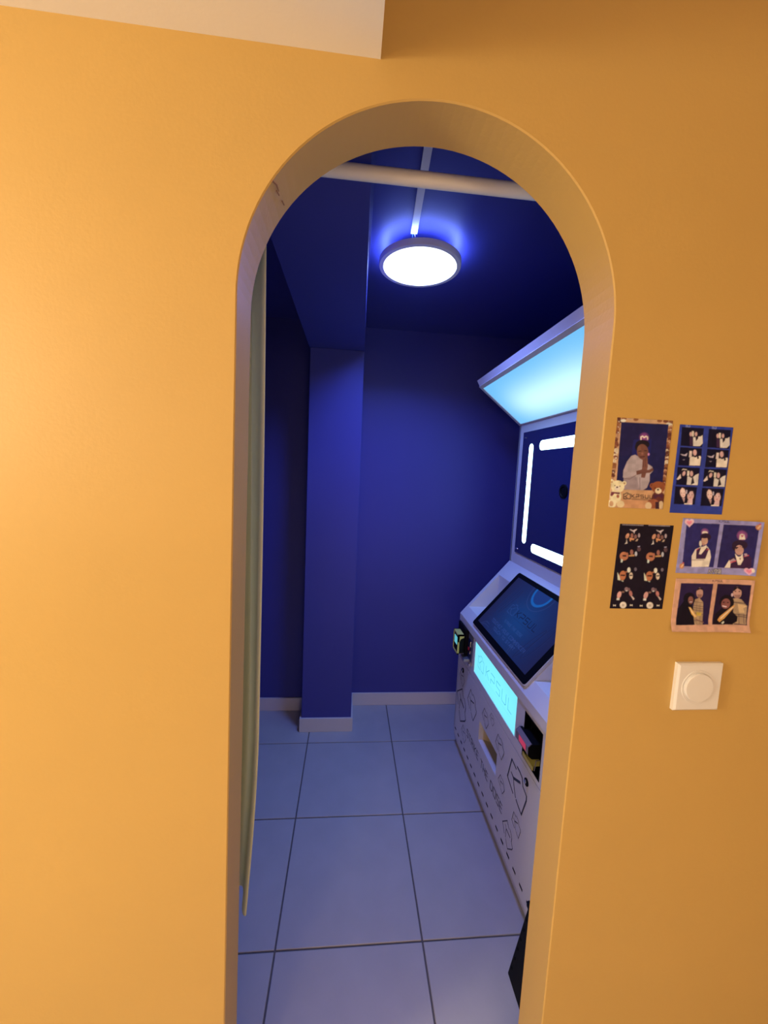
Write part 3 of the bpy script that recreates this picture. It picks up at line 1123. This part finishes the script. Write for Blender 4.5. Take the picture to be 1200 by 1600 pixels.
cur = mesh('cloth', cu_v, cu_f, M['curtain'], curtain, smooth=True)
sd = cur.modifiers.new('cloth_thickness', 'SOLIDIFY')
sd.thickness = 0.0025
for k in range(6):
    xk = -0.575 + k * 0.07
    m = MB()
    m.tube([(xk, 0.832 + 0.0178 * math.cos(t), 2.0385 + 0.0178 * math.sin(t)) for t in np.linspace(0, 2 * math.pi, 19)], 0.0012, 6)
    m.build('ring', M['steel'], curtain, smooth=True)

# ================================================================== STOOL
stool = thing('step_stool', (0.66, 0.87, 0), 'black plastic step stool beside the foot of the kiosk', 'stool')
sy0, sy1 = 0.775, 0.953
m = MB()
m.box((0.552, sy0 - 0.004, 0.216), (0.770, sy1 + 0.003, 0.236))
m.build('seat', M['black'], stool, 0.006)
for sgn in (0, 1):
    xs = [(0.513, 0.0), (0.527, 0.0), (0.574, 0.214), (0.558, 0.214)]
    if sgn:
        xs = [(1.322 - x, z) for x, z in xs]
    m = MB()
    m.prism_y(xs, sy0, sy1)
    lg = m.build('leg', M['black'], stool, 0.003)
    if not sgn:
        for k in range(6):
            z = 0.03 + k * 0.031
            x = 0.513 + z * 0.045 / 0.214
            q = MB()
            q.lathe([(0.0042, -0.001), (0.0038, 0.0012), (0.001, 0.0018)], (x, sy1 - 0.010, z), (-1, 0, 0.2), 10)
            q.build('stud', M['bezel'], lg, smooth=True)

# ================================================================== DIMMER SWITCH
sw = thing('dimmer_switch', (0.6765, YF, 1.0695), 'square white rotary dimmer switch on the orange wall', 'switch')
m = MB()
x0, x1, z0, z1 = 0.630, 0.7235, 1.0225, 1.1165
bev = 0.0035
outer = [(x0, z0), (x1, z0), (x1, z1), (x0, z1)]
inner = [(x0 + bev, z0 + bev), (x1 - bev, z0 + bev), (x1 - bev, z1 - bev), (x0 + bev, z1 - bev)]
yb, ym, yt = YF, YF - 0.0065, YF - 0.0095
for i in range(4):
    j = (i + 1) % 4
    m.poly([(outer[i][0], yb, outer[i][1]), (outer[j][0], yb, outer[j][1]), (outer[j][0], ym, outer[j][1]), (outer[i][0], ym, outer[i][1])])
    m.poly([(outer[i][0], ym, outer[i][1]), (outer[j][0], ym, outer[j][1]), (inner[j][0], yt, inner[j][1]), (inner[i][0], yt, inner[i][1])])
m.poly([(x, yt, z) for x, z in inner])
m.build('plate', M['plastic'], sw)
m = MB()
m.lathe([(0.0335, 0.0), (0.0332, 0.0012), (0.0295, 0.0004), (0.0290, -0.0005)], (0.6735, yt, 1.0705), (0, -1, 0), 56, cap=False)
m.build('dial_ring', M['plastic'], sw, smooth=True)
m = MB()
m.lathe([(0.0285, -0.002), (0.0282, 0.0036), (0.0272, 0.0046), (0.010, 0.0048)], (0.6735, yt, 1.0705), (0, -1, 0), 56)
m.build('dial', M['plastic'], sw, smooth=True)

# ================================================================== PHOTO PRINTS
WREF = np.array(s2l((212, 168, 130)))


def P(r, g, b):
    """print colour, the room's warm light taken out"""
    return np.clip(np.array(s2l((r, g, b))) / WREF * 0.8, 0.002, 0.9)


def hang_print(name, cv, x0, x1, z0, z1, label, curl=0.0, bow=0.0, shear=(0, 0)):
    cv.smooth(1)
    rg = np.random.RandomState(len(label))
    lowf = rg.rand(cv.ny // 9 + 2, cv.nx // 9 + 2)
    lowf = np.kron(lowf, np.ones((9, 9)))[:cv.ny, :cv.nx]
    for _ in range(6):
        q = np.pad(lowf, 1, 'edge')
        lowf = (q[1:-1, 1:-1] + q[:-2, 1:-1] + q[2:, 1:-1] + q[1:-1, :-2] + q[1:-1, 2:]) / 5
    cv.a = np.clip(cv.a * (0.74 + 0.26 * lowf + 0.08 * rg.rand(cv.ny, cv.nx))[..., None], 0.002, 0.9)

    def fn(u, v):
        Q = np.zeros(u.shape + (3,))
        Q[..., 0] = x0 + (x1 - x0) * u + shear[0] * v
        Q[..., 2] = z1 - (z1 - z0) * v - shear[1] * u
        Q[..., 1] = YF - 0.0008 - curl * np.clip((u - 0.72) / 0.28, 0, 1) ** 2 - bow * np.clip((v - 0.75) / 0.25, 0, 1) ** 2
        return Q
    o = cv.grid(name, fn, M['print'])
    sd = o.modifiers.new('paper_thickness', 'SOLIDIFY')
    sd.thickness = 0.0006
    sd.offset = -1
    tag(o, label, 'photo print', 'photo prints stuck beside the doorway')
    return o


SKIN_D, SKIN_L = P(120, 66, 44), P(196, 140, 108)
NAVY = P(30, 25, 54)

# --- print 1: one sitter in a teddy bear frame ---------------------
cv = Canvas(104.5, 158, 0.8, P(196, 132, 84))
cv.corners([(218, 72), (1103, 148), (915, 1560), (48, 1520)])
rr = random.Random(7)
for k in range(34):
    t = k / 33
    side = [(235 - 190 * t * 0.66 + rr.uniform(-22, 22), 110 + 960 * t), (1075 - 175 * t * 0.8 + rr.uniform(-22, 22), 170 + 960 * t)]
    for (x, y) in side:
        c = rr.choice([P(96, 44, 30), P(140, 74, 40), P(176, 112, 70), P(120, 58, 36), P(206, 158, 112)])
        cv.ell(x, y, 40, 34, c)
        if rr.random() < 0.5:
            cv.ell(x + rr.uniform(-14, 14), y + 8, 15, 13, P(220, 184, 146))
        cv.ell(x + 8, y - 6, 5, 5, P(44, 20, 18))
for k in range(10):
    t = k / 9
    c = rr.choice([P(96, 44, 30), P(140, 74, 40), P(120, 58, 36), P(190, 130, 86)])
    if k not in (4, 5, 6):
        cv.ell(230 + 850 * t, 92 + 72 * t, 42, 26, c)
cv.ell(310, 130, 46, 24, P(214, 178, 140))
cv.ell(1030, 205, 40, 26, P(210, 170, 130))
cv.poly([(278, 152), (1030, 208), (905, 1265), (175, 1235)], NAVY)
cv.poly([(278, 152), (640, 180), (640, 700), (225, 700)], P(34, 24, 50), 0.7)
cv.poly([(470, 440), (760, 440), (720, 760), (430, 760)], P(34, 34, 90), 0.4)
HEART = P(246, 190, 190)
cv.glow(640, 410, 85, P(170, 70, 110), 0.7)
cv.line([(590, 440), (588, 400), (612, 388), (640, 410), (668, 392), (694, 404), (694, 440)], 2.2, HEART)
cv.ell(612, 520, 112, 74, P(30, 18, 22))
cv.ell(540, 560, 50, 66, P(30, 18, 22))
cv.poly([(300, 930), (360, 790), (430, 700), (490, 682), (560, 720), (640, 800), (760, 880), (770, 950), (720, 1000), (715, 1110), (670, 1215), (600, 1255), (300, 1235), (340, 1090), (290, 1040)], P(170, 130, 112))
cv.poly([(300, 1060), (480, 1020), (510, 1050), (560, 1255), (310, 1235)], P(150, 112, 98))
cv.line([(310, 1060), (400, 1070), (500, 1010)], 1.2, P(120, 84, 72))
cv.line([(560, 1050), (560, 1240)], 1.5, P(124, 92, 82))
cv.ell(612, 640, 92, 128, P(112, 60, 42), -8)
cv.ell(560, 600, 30, 60, P(124, 70, 48))
cv.line([(545, 632), (585, 626)], 1.4, P(50, 24, 20))
cv.line([(640, 622), (680, 622)], 1.4, P(50, 24, 20))
cv.ell(606, 668, 20, 22, P(134, 76, 54))
cv.line([(575, 722), (640, 716)], 1.8, P(70, 28, 26))
cv.poly([(610, 760), (650, 712), (690, 740), (690, 880), (640, 1055), (580, 1050), (600, 880)], P(118, 64, 46))
cv.poly([(505, 945), (600, 918), (700, 930), (770, 900), (780, 940), (720, 975), (600, 985), (510, 1010)], P(108, 58, 42))
cv.line([(628, 760), (622, 880)], 0.8, P(70, 34, 28))
cv.line([(655, 750), (655, 880)], 0.8, P(70, 34, 28))
cv.ell(706, 680, 16, 22, P(216, 120, 140), 0, 0.8)
cv.poly([(165, 1236), (905, 1262), (915, 1560), (48, 1520)], P(192, 124, 76))
cv.poly([(300, 1400), (700, 1420), (690, 1540), (300, 1530)], P(196, 120, 72), 0.8)
# pale bear left
B1, B1d = P(226, 178, 120), P(176, 118, 70)
for e in ((112, 1112, 38, 34), (312, 1136, 34, 36)):
    cv.ell(*e, B1)
    cv.ell(e[0], e[1] + 4, 18, 18, B1d)
cv.ell(170, 1345, 92, 110, B1)
cv.ell(205, 1190, 108, 100, B1)
cv.ell(200, 1215, 44, 38, P(236, 200, 150))
cv.ell(196, 1200, 17, 13, P(60, 28, 22))
cv.ell(160, 1172, 9, 10, P(60, 30, 24))
cv.ell(240, 1184, 9, 10, P(60, 30, 24))
cv.poly([(100, 1270), (240, 1285), (236, 1310), (200, 1310), (150, 1300), (110, 1345), (84, 1330)], P(110, 42, 44))
cv.ell(205, 1345, 22, 28, P(150, 70, 46))
cv.ell(110, 1460, 66, 68, B1)
cv.ell(98, 1462, 34, 44, P(190, 126, 80))
cv.ell(245, 1470, 62, 56, P(216, 164, 108))
cv.ell(350, 1290, 72, 50, P(190, 130, 80), 0, 0.8)
# brown bear right
B2 = P(142, 66, 34)
cv.ell(850, 1390, 110, 120, P(96, 40, 30))
for e in ((755, 1180, 40, 40), (935, 1165, 34, 40)):
    cv.ell(*e, B2)
    cv.ell(e[0], e[1], 20, 22, P(84, 36, 24))
cv.ell(850, 1210, 108, 96, B2)
cv.ell(850, 1265, 52, 46, P(222, 172, 120))
cv.ell(846, 1246, 18, 14, P(50, 24, 20))
cv.ell(800, 1220, 9, 10, P(50, 22, 18))
cv.ell(890, 1226, 9, 10, P(50, 22, 18))
cv.poly([(770, 1330), (920, 1320), (915, 1390), (850, 1350), (790, 1400)], P(74, 30, 40))
cv.ell(760, 1470, 96, 76, P(150, 72, 40))
cv.ell(690, 1500, 52, 58, P(212, 156, 104))
cv.ell(890, 1490, 40, 62, P(204, 150, 100))
cv.poly([(800, 1440), (860, 1440), (860, 1556), (800, 1550)], P(58, 26, 30))
INK = P(44, 22, 24)
for l, k in emblem(16, 112):
    cv.line([(350 + a, 1348 - b_) for a, b_ in l], 1.5, INK)
for l in text_strokes('KPSUL', 330, 52, 0.32):
    cv.line([(425 + a, 1368 - b_ + 0.06 * a) for a, b_ in l], 1.3, INK)
for q in range(15):
    cv.line([(420 + q * 20, 1392 + q * 1.2), (433 + q * 20, 1393 + q * 1.2)], 1.3, INK, 0.7)
hang_print('photo_print', cv, 0.4625, 0.5670, 1.4065, 1.5645, 'photo print framed with brown teddy bears, one sitter in a white sweater')

# --- print 2: blue sheet of eight frames ---------------------------
BLUE = P(49, 52, 106)
cv = Canvas(103.5, 158, 0.8, BLUE)
cv.corners([(238, 86), (1083, 157), (876, 1538), (46, 1495)])
WH = P(210, 170, 152)
WH2 = P(228, 196, 170)
SK = P(206, 140, 116)
HAIR = P(32, 18, 28)
DKB = P(14, 10, 26)
for dx, dy in ((0, 0), (424, 38)):
    def mv(p):
        return [(x + dx * (1 - (y - 100) * 0.000006), y + dy * (1 - (y - 100) * 0.0001)) for x, y in p]

    def pg(p, c, a=1.0):
        cv.poly(mv(p), c, a)

    def el(x, y, rx, ry, c, rot=0, a=1.0):
        (x, y), = mv([(x, y)])
        cv.ell(x, y, rx, ry, c, rot, a)
    pg([(268, 132), (615, 162), (580, 462), (238, 430)], DKB)
    pg([(236, 452), (578, 482), (552, 766), (195, 744)], DKB)
    pg([(186, 768), (540, 790), (505, 1072), (156, 1052)], DKB)
    pg([(146, 1074), (492, 1096), (446, 1372), (116, 1360)], DKB)
    # frame 1: two people, one phone
    el(405, 250, 20, 36, SK)
    pg([(388, 290), (430, 300), (445, 440), (385, 430)], P(62, 30, 46))
    pg([(440, 300), (560, 290), (590, 270), (592, 400), (545, 445), (440, 440)], WH)
    el(492, 250, 26, 44, SK)
    pg([(470, 220), (500, 196), (524, 240), (520, 320), (485, 365), (478, 300)], HAIR)
    el(490, 252, 18, 34, SK)
    pg([(424, 200), (456, 204), (452, 290), (424, 286)], P(236, 190, 170))
    # frame 2
    pg([(385, 610), (470, 610), (550, 600), (560, 620), (540, 755), (372, 748)], WH2)
    el(470, 550, 46, 72, HAIR)
    pg([(500, 520), (530, 640), (500, 650), (490, 560)], HAIR)
    el(464, 545, 30, 48, SK)
    pg([(382, 515), (420, 520), (412, 625), (368, 615)], P(220, 170, 150))
    pg([(230, 560), (300, 575), (350, 545), (330, 600), (270, 590)], P(180, 140, 128))
    pg([(262, 650), (310, 650), (290, 665)], P(150, 116, 110))
    # frame 3
    el(280, 870, 50, 62, HAIR)
    el(285, 875, 24, 40, SK, 20)
    pg([(170, 960), (230, 880), (240, 950), (190, 970)], P(206, 160, 130))
    pg([(248, 826), (270, 798), (336, 812), (330, 824), (276, 812)], P(222, 200, 190))
    pg([(340, 920), (420, 940), (470, 900), (520, 880), (500, 1066), (325, 1054)], WH)
    el(405, 880, 40, 66, HAIR)
    pg([(420, 900), (450, 1030), (390, 1056), (410, 960)], HAIR)
    el(405, 880, 25, 44, SK)
    pg([(340, 830), (374, 836), (366, 920), (334, 910)], P(226, 180, 164))
    pg([(160, 962), (210, 962), (190, 975)], P(200, 160, 140))
    # frame 4
    el(262, 1180, 70, 100, HAIR)
    el(262, 1180, 44, 80, P(220, 158, 128), -6)
    pg([(248, 1262), (296, 1262), (280, 1340)], P(180, 124, 104))
    el(392, 1240, 72, 110, HAIR)
    el(385, 1226, 52, 86, P(206, 142, 118), 10)
    pg([(340, 1300), (415, 1290), (410, 1372), (282, 1366), (330, 1340)], P(206, 146, 126))
    pg([(282, 1350), (400, 1356), (398, 1372), (282, 1366)], P(220, 184, 176))
    pg([(310, 1135), (334, 1140), (330, 1200), (312, 1195)], P(190, 150, 150))
    pg([(200, 1120), (250, 1078), (310, 1100), (318, 1180), (296, 1120), (250, 1100), (222, 1140), (214, 1250), (196, 1220)], HAIR)
    pg([(330, 1200), (360, 1150), (400, 1130), (450, 1170), (462, 1300), (430, 1350), (440, 1230), (420, 1160), (380, 1160), (346, 1210)], HAIR)
    el(262, 1150, 16, 30, P(232, 176, 146), 0, 0.6)
    el(378, 1200, 16, 34, P(222, 164, 138), 0, 0.6)
    for x in (240, 285):
        el(x, 1185, 9, 5, HAIR)
    for x in (365, 410):
        el(x, 1215, 9, 5, HAIR)
    el(272, 1228, 10, 5, P(160, 60, 60))
    el(378, 1262, 11, 6, P(160, 60, 60))
for x0, y0 in ((332, 132), (745, 170)):
    for l in text_strokes('BJ', 62, 36, 0.3):
        cv.line([(x0 + a, y0 - b_ + a * 0.08) for a, b_ in l], 1.0, P(140, 124, 160), 0.8)
hang_print('photo_print', cv, 0.5815, 0.6850, 1.4010, 1.5590, 'upright blue photo print with eight small frames of two people')

# --- print 3: black sheet with player buttons ----------------------
BLK = P(22, 12, 20)
cv = Canvas(103.5, 157, 0.8, BLK)
cv.corners([(240, 95), (1120, 148), (915, 1520), (60, 1500)])
for dx, dy in ((0, 0), (432, 22)):
    def el(x, y, rx, ry, c, rot=0, a=1.0):
        cv.ell(x + dx * 1.0, y + dy * (1 - (y - 200) / 2500.0), rx, ry, c, rot, a)

    def pg(p, c, a=1.0):
        cv.poly([(x + dx, y + dy * (1 - (y - 200) / 2500.0)) for x, y in p], c, a)
    FA, FB, FC = P(196, 120, 80), P(150, 84, 62), P(210, 170, 150)
    # frame 1: four faces and a winged ornament
    pg([(395, 190), (450, 215), (470, 205), (510, 192), (515, 204), (480, 232), (470, 275), (458, 240), (405, 208)], P(206, 160, 160))
    el(358, 305, 28, 46, FA, 25)
    pg([(345, 350), (358, 430), (310, 438), (335, 410)], P(200, 160, 130))
    el(432, 300, 22, 40, FB)
    pg([(390, 330), (440, 345), (475, 350), (460, 378), (415, 370), (415, 400), (395, 390)], P(196, 118, 70))
    el(490, 320, 24, 36, P(128, 76, 60))
    pg([(510, 360), (535, 360), (520, 395), (485, 396)], P(176, 130, 96))
    el(548, 300, 18, 36, P(160, 120, 106))
    # frame 2
    el(298, 640, 70, 72, P(176, 96, 58))
    pg([(270, 620), (345, 620), (335, 650), (280, 645)], P(50, 24, 22))
    pg([(250, 680), (285, 700), (270, 745), (245, 740)], P(190, 170, 160))
    el(352, 620, 18, 40, P(170, 90, 60))
    el(425, 575, 26, 44, FB)
    pg([(375, 625), (470, 615), (470, 645), (380, 645)], P(188, 120, 66))
    el(495, 605, 20, 40, P(176, 150, 134))
    el(545, 530, 30, 36, P(90, 54, 50))
    pg([(520, 480), (565, 478), (560, 490), (525, 492)], P(170, 140, 140))
    # frame 3
    el(275, 960, 54, 80, P(180, 94, 54), 8)
    pg([(240, 945), (320, 945), (310, 970), (245, 965)], P(40, 20, 20))
    pg([(190, 900), (225, 970), (240, 1040), (195, 1030)], P(210, 180, 132))
    pg([(320, 890), (365, 890), (350, 910), (325, 915)], P(170, 90, 54))
    el(378, 870, 28, 44, P(214, 184, 190))
    el(412, 965, 30, 56, P(204, 156, 116))
    pg([(385, 950), (440, 950), (436, 968), (390, 968)], P(30, 16, 18))
    el(485, 860, 22, 30, P(110, 84, 80))
    pg([(245, 1040), (290, 1045), (285, 1062)], P(200, 180, 170))
    # frame 4
    el(218, 1275, 34, 58, P(206, 130, 104), 18)
    pg([(178, 1325), (225, 1330), (220, 1365), (172, 1360)], P(204, 170, 150))
    el(335, 1185, 30, 36, P(128, 84, 76))
    el(375, 1190, 20, 28, P(110, 70, 62))
    el(340, 1210, 16, 10, P(200, 170, 160))
    el(280, 1230, 26, 16, P(120, 76, 56))
    el(405, 1255, 26, 46, P(172, 94, 74), -10)
    pg([(405, 1295), (430, 1300), (468, 1345), (445, 1365)], P(196, 150, 120))
    # player buttons and header
    el(280, 1443, 54, 54, P(224, 186, 150))
    for x in (270, 291):
        pg([(x - 4, 1425), (x + 4, 1425), (x + 4, 1462), (x - 4, 1462)], P(90, 54, 40))
    for x in (140, 412):
        pg([(x - 20, 1428), (x, 1446), (x + 20, 1430), (x + 20, 1466), (x, 1448), (x - 20, 1464)], P(220, 180, 150))
    for q in range(18):
        pg([(275 + q * 19.5, 106 + q * 1.2), (288 + q * 19.5, 107 + q * 1.2), (286 + q * 19.5, 122 + q * 1.2), (273 + q * 19.5, 121 + q * 1.2)], P(190, 150, 146), 0.8)
hang_print('photo_print', cv, 0.4885, 0.5925, 1.2200, 1.3775, 'black photo print with eight dark frames above round pause buttons', shear=(-0.003, 0))

# --- print 4: lavender landscape -----------------------------------
LAV = P(146, 118, 134)
cv = Canvas(157, 104, 0.8, LAV)
cv.corners([(190, 70), (1145, 135), (1035, 805), (80, 750)])
NV = P(44, 33, 70)
cv.poly([(232, 130), (635, 155), (548, 690), (165, 665)], NV)
cv.poly([(682, 160), (1092, 185), (1008, 715), (594, 692)], P(40, 29, 62))
cv.glow(450, 250, 50, P(190, 90, 120), 0.7)
cv.poly([(415, 250), (430, 238), (470, 240), (486, 254), (484, 268), (416, 266)], P(244, 196, 186))
HAT = P(44, 22, 34)
IV = P(222, 182, 146)
cv.ell(395, 390, 16, 36, P(220, 190, 190))
cv.poly([(330, 460), (400, 430), (480, 430), (510, 480), (520, 560), (490, 680), (280, 680), (285, 540)], IV)
cv.poly([(345, 465), (395, 440), (470, 435), (495, 465), (450, 580), (335, 580)], P(60, 28, 48))
cv.poly([(372, 520), (400, 440), (468, 410), (470, 440), (400, 525)], P(230, 196, 170))
cv.poly([(285, 585), (440, 585), (440, 600), (285, 598)], P(180, 140, 112))
cv.line([(345, 470), (372, 450)], 1.6, P(190, 50, 60))
cv.line([(470, 468), (496, 462)], 1.6, P(190, 50, 60))
cv.ell(460, 312, 66, 50, HAT)
cv.ell(446, 355, 40, 52, P(190, 126, 92))
cv.poly([(410, 380), (450, 395), (430, 420), (412, 405)], P(170, 104, 80))
cv.ell(450, 300, 58, 26, HAT)
cv.glow(902, 300, 66, P(200, 90, 120), 0.7)
cv.poly([(868, 350), (876, 290), (900, 278), (930, 290), (940, 350)], P(248, 204, 184))
cv.poly([(905, 325), (888, 300), (896, 292), (905, 300), (914, 292), (922, 300)], P(180, 60, 80))
cv.poly([(690, 695), (745, 590), (810, 560), (900, 560), (960, 530), (1000, 580), (985, 712), (690, 700)], P(58, 26, 44))
cv.poly([(684, 696), (745, 600), (762, 640), (755, 700)], IV)
cv.poly([(750, 610), (800, 580), (830, 610), (765, 645)], P(170, 120, 110))
cv.line([(760, 632), (825, 615)], 2.0, P(196, 60, 66))
cv.line([(925, 560), (968, 545)], 2.0, P(196, 60, 66))
cv.poly([(920, 525), (950, 520), (960, 550), (930, 560)], P(170, 120, 110))
cv.poly([(815, 520), (850, 560), (880, 560), (905, 520), (912, 600), (880, 665), (850, 665)], P(228, 190, 158))
cv.ell(872, 418, 92, 62, HAT)
cv.ell(815, 440, 34, 46, HAT)
cv.ell(868, 480, 50, 62, P(188, 122, 94))
cv.poly([(815, 440), (925, 440), (920, 462), (880, 430), (830, 470)], HAT)
cv.poly([(866, 580), (884, 580), (878, 606)], P(40, 20, 28))


def heart(cx, cy, r, col, col2):
    pts = []
    for t in np.linspace(0, 2 * math.pi, 30):
        pts.append((cx + r * 16 * math.sin(t) ** 3 / 17, cy - r * (13 * math.cos(t) - 5 * math.cos(2 * t) - 2 * math.cos(3 * t) - math.cos(4 * t)) / 17))
    cv.poly(pts, col)
    cv.poly([(cx + (x - cx) * 0.55, cy + (y - cy) * 0.55) for x, y in pts], col2)


heart(264, 130, 62, P(232, 156, 146), P(222, 112, 112))
heart(968, 742, 58, P(226, 142, 134), P(214, 104, 106))
cv.ell(1010, 735, 16, 24, P(236, 180, 170))
for cx, cy in ((1080, 200), (160, 665)):
    cv.ell(cx, cy, 28, 34, P(186, 104, 60))
    cv.line([(cx - 4, cy + 10), (cx + 20, cy - 22)], 3.0, P(214, 146, 96))
    cv.ell(cx + 18, cy - 38, 12, 10, P(190, 66, 70))
for l in text_strokes('KPSUL', 128, 26, 0.3):
    cv.line([(628 + a, 134 - b_ + a * 0.07) for a, b_ in l], 0.8, P(50, 34, 60))
HG = [[(500, 715), (485, 770)], [(500, 730), (522, 768)], [(532, 712), (530, 772)], [(532, 740), (545, 741)],
      [(556, 712), (580, 714), (580, 726), (556, 726), (556, 740), (582, 742)], [(592, 710), (590, 750)], [(590, 730), (602, 731)],
      [(570, 752), (588, 756), (586, 772), (566, 770), (570, 752)],
      [(606, 716), (622, 718)], [(602, 728), (624, 730)], [(606, 744), (620, 746), (618, 764), (604, 762), (606, 744)], [(628, 714), (626, 772)], [(640, 714), (636, 776)], [(628, 742), (638, 743)]]
for l in HG:
    cv.line(l, 3.0, P(36, 22, 40))
for l in HG:
    cv.line(l, 0.9, P(196, 160, 172))
hang_print('photo_print', cv, 0.6095, 0.7670, 1.2895, 1.3920, 'lavender photo print with hearts and two frames of a sitter in a round hat', curl=0.006, shear=(-0.002, 0.002))

# --- print 5: peach landscape --------------------------------------
cv = Canvas(157, 104, 0.8, P(202, 130, 90))
cv.corners([(128, 75), (1150, 90), (1050, 800), (50, 775)])
cv.poly([(193, 140), (612, 148), (540, 698), (122, 698)], P(40, 22, 46))
cv.poly([(668, 148), (1100, 158), (1030, 705), (590, 698)], P(32, 16, 36))
TAN = P(166, 116, 76)
cv.poly([(122, 698), (160, 480), (230, 380), (330, 400), (370, 560), (360, 698)], P(16, 8, 18))
cv.poly([(370, 360), (430, 340), (480, 400), (478, 560), (465, 696), (362, 698), (350, 470)], TAN)
for y in (390, 440, 470, 500, 545, 640):
    cv.line([(355, y), (480, y + 18)], 1.0, P(70, 40, 40), 0.8)
cv.line([(395, 420), (385, 690)], 1.0, P(110, 74, 56), 0.7)
cv.line([(440, 420), (432, 690)], 1.0, P(110, 74, 56), 0.7)
cv.ell(434, 272, 44, 70, P(180, 116, 88))
cv.poly([(390, 245), (410, 206), (470, 206), (480, 240), (440, 222), (400, 240)], P(30, 16, 20))
cv.poly([(402, 290), (466, 290), (455, 340), (415, 340)], P(110, 60, 48), 0.7)
cv.ell(300, 350, 76, 84, P(18, 10, 18))
cv.ell(318, 370, 34, 54, P(124, 66, 50))
cv.line([(305, 395), (335, 395)], 1.4, P(210, 160, 150))
cv.poly([(290, 460), (320, 470), (400, 590), (370, 605), (330, 560)], P(222, 144, 60))
cv.line([(305, 475), (375, 590)], 1.2, P(250, 206, 130))
cv.poly([(390, 530), (460, 540), (450, 585), (395, 575)], P(196, 140, 50))
cv.line([(390, 630), (480, 670)], 2.0, P(120, 70, 54))
cv.poly([(870, 350), (920, 340), (980, 360), (1045, 450), (1020, 700), (860, 698), (880, 460)], TAN)
for y in (400, 560, 585, 690):
    cv.line([(880, y), (1030, y + 14)], 1.4, P(60, 34, 40), 0.9)
cv.line([(945, 560), (940, 690)], 1.2, P(60, 34, 40), 0.8)
cv.line([(1005, 560), (1000, 690)], 1.2, P(60, 34, 40), 0.8)
cv.poly([(930, 420), (1046, 445), (1000, 480), (1010, 540), (950, 545)], P(208, 146, 90))
cv.ell(928, 268, 54, 80, P(188, 122, 92))
cv.poly([(874, 250), (890, 190), (970, 190), (982, 240), (930, 205), (890, 245)], P(26, 14, 18))
cv.poly([(890, 295), (968, 295), (955, 345), (905, 345)], P(104, 58, 48), 0.6)
for x in (905, 955):
    cv.ell(x, 250, 12, 7, P(40, 20, 20))
cv.ell(862, 300, 14, 24, P(206, 150, 130))
cv.ell(790, 400, 96, 100, P(18, 8, 16))
cv.poly([(600, 690), (640, 560), (720, 480), (860, 520), (930, 600), (920, 660), (850, 698)], P(18, 8, 16))
cv.ell(778, 420, 60, 72, P(132, 68, 54), 12)
for x, y in ((750, 400), (806, 404)):
    cv.ell(x, y, 13, 8, P(40, 18, 20))
cv.line([(735, 450), (785, 462)], 2.0, P(214, 160, 140))
cv.poly([(665, 640), (700, 590), (880, 440), (900, 440), (880, 480), (760, 620), (690, 670)], P(206, 128, 60))
cv.line([(710, 620), (870, 470)], 1.8, P(244, 190, 130))
cv.poly([(710, 680), (745, 655), (755, 670), (730, 694)], P(210, 180, 160))
for l in text_strokes('KPSUL', 140, 24, 0.3):
    cv.line([(602 + a, 120 - b_ + a * 0.03) for a, b_ in l], 0.8, P(60, 34, 30))
hang_print('photo_print', cv, 0.6100, 0.7675, 1.1785, 1.2790, 'peach bordered photo print with two frames of a hugging pair', curl=0.004, bow=0.006)
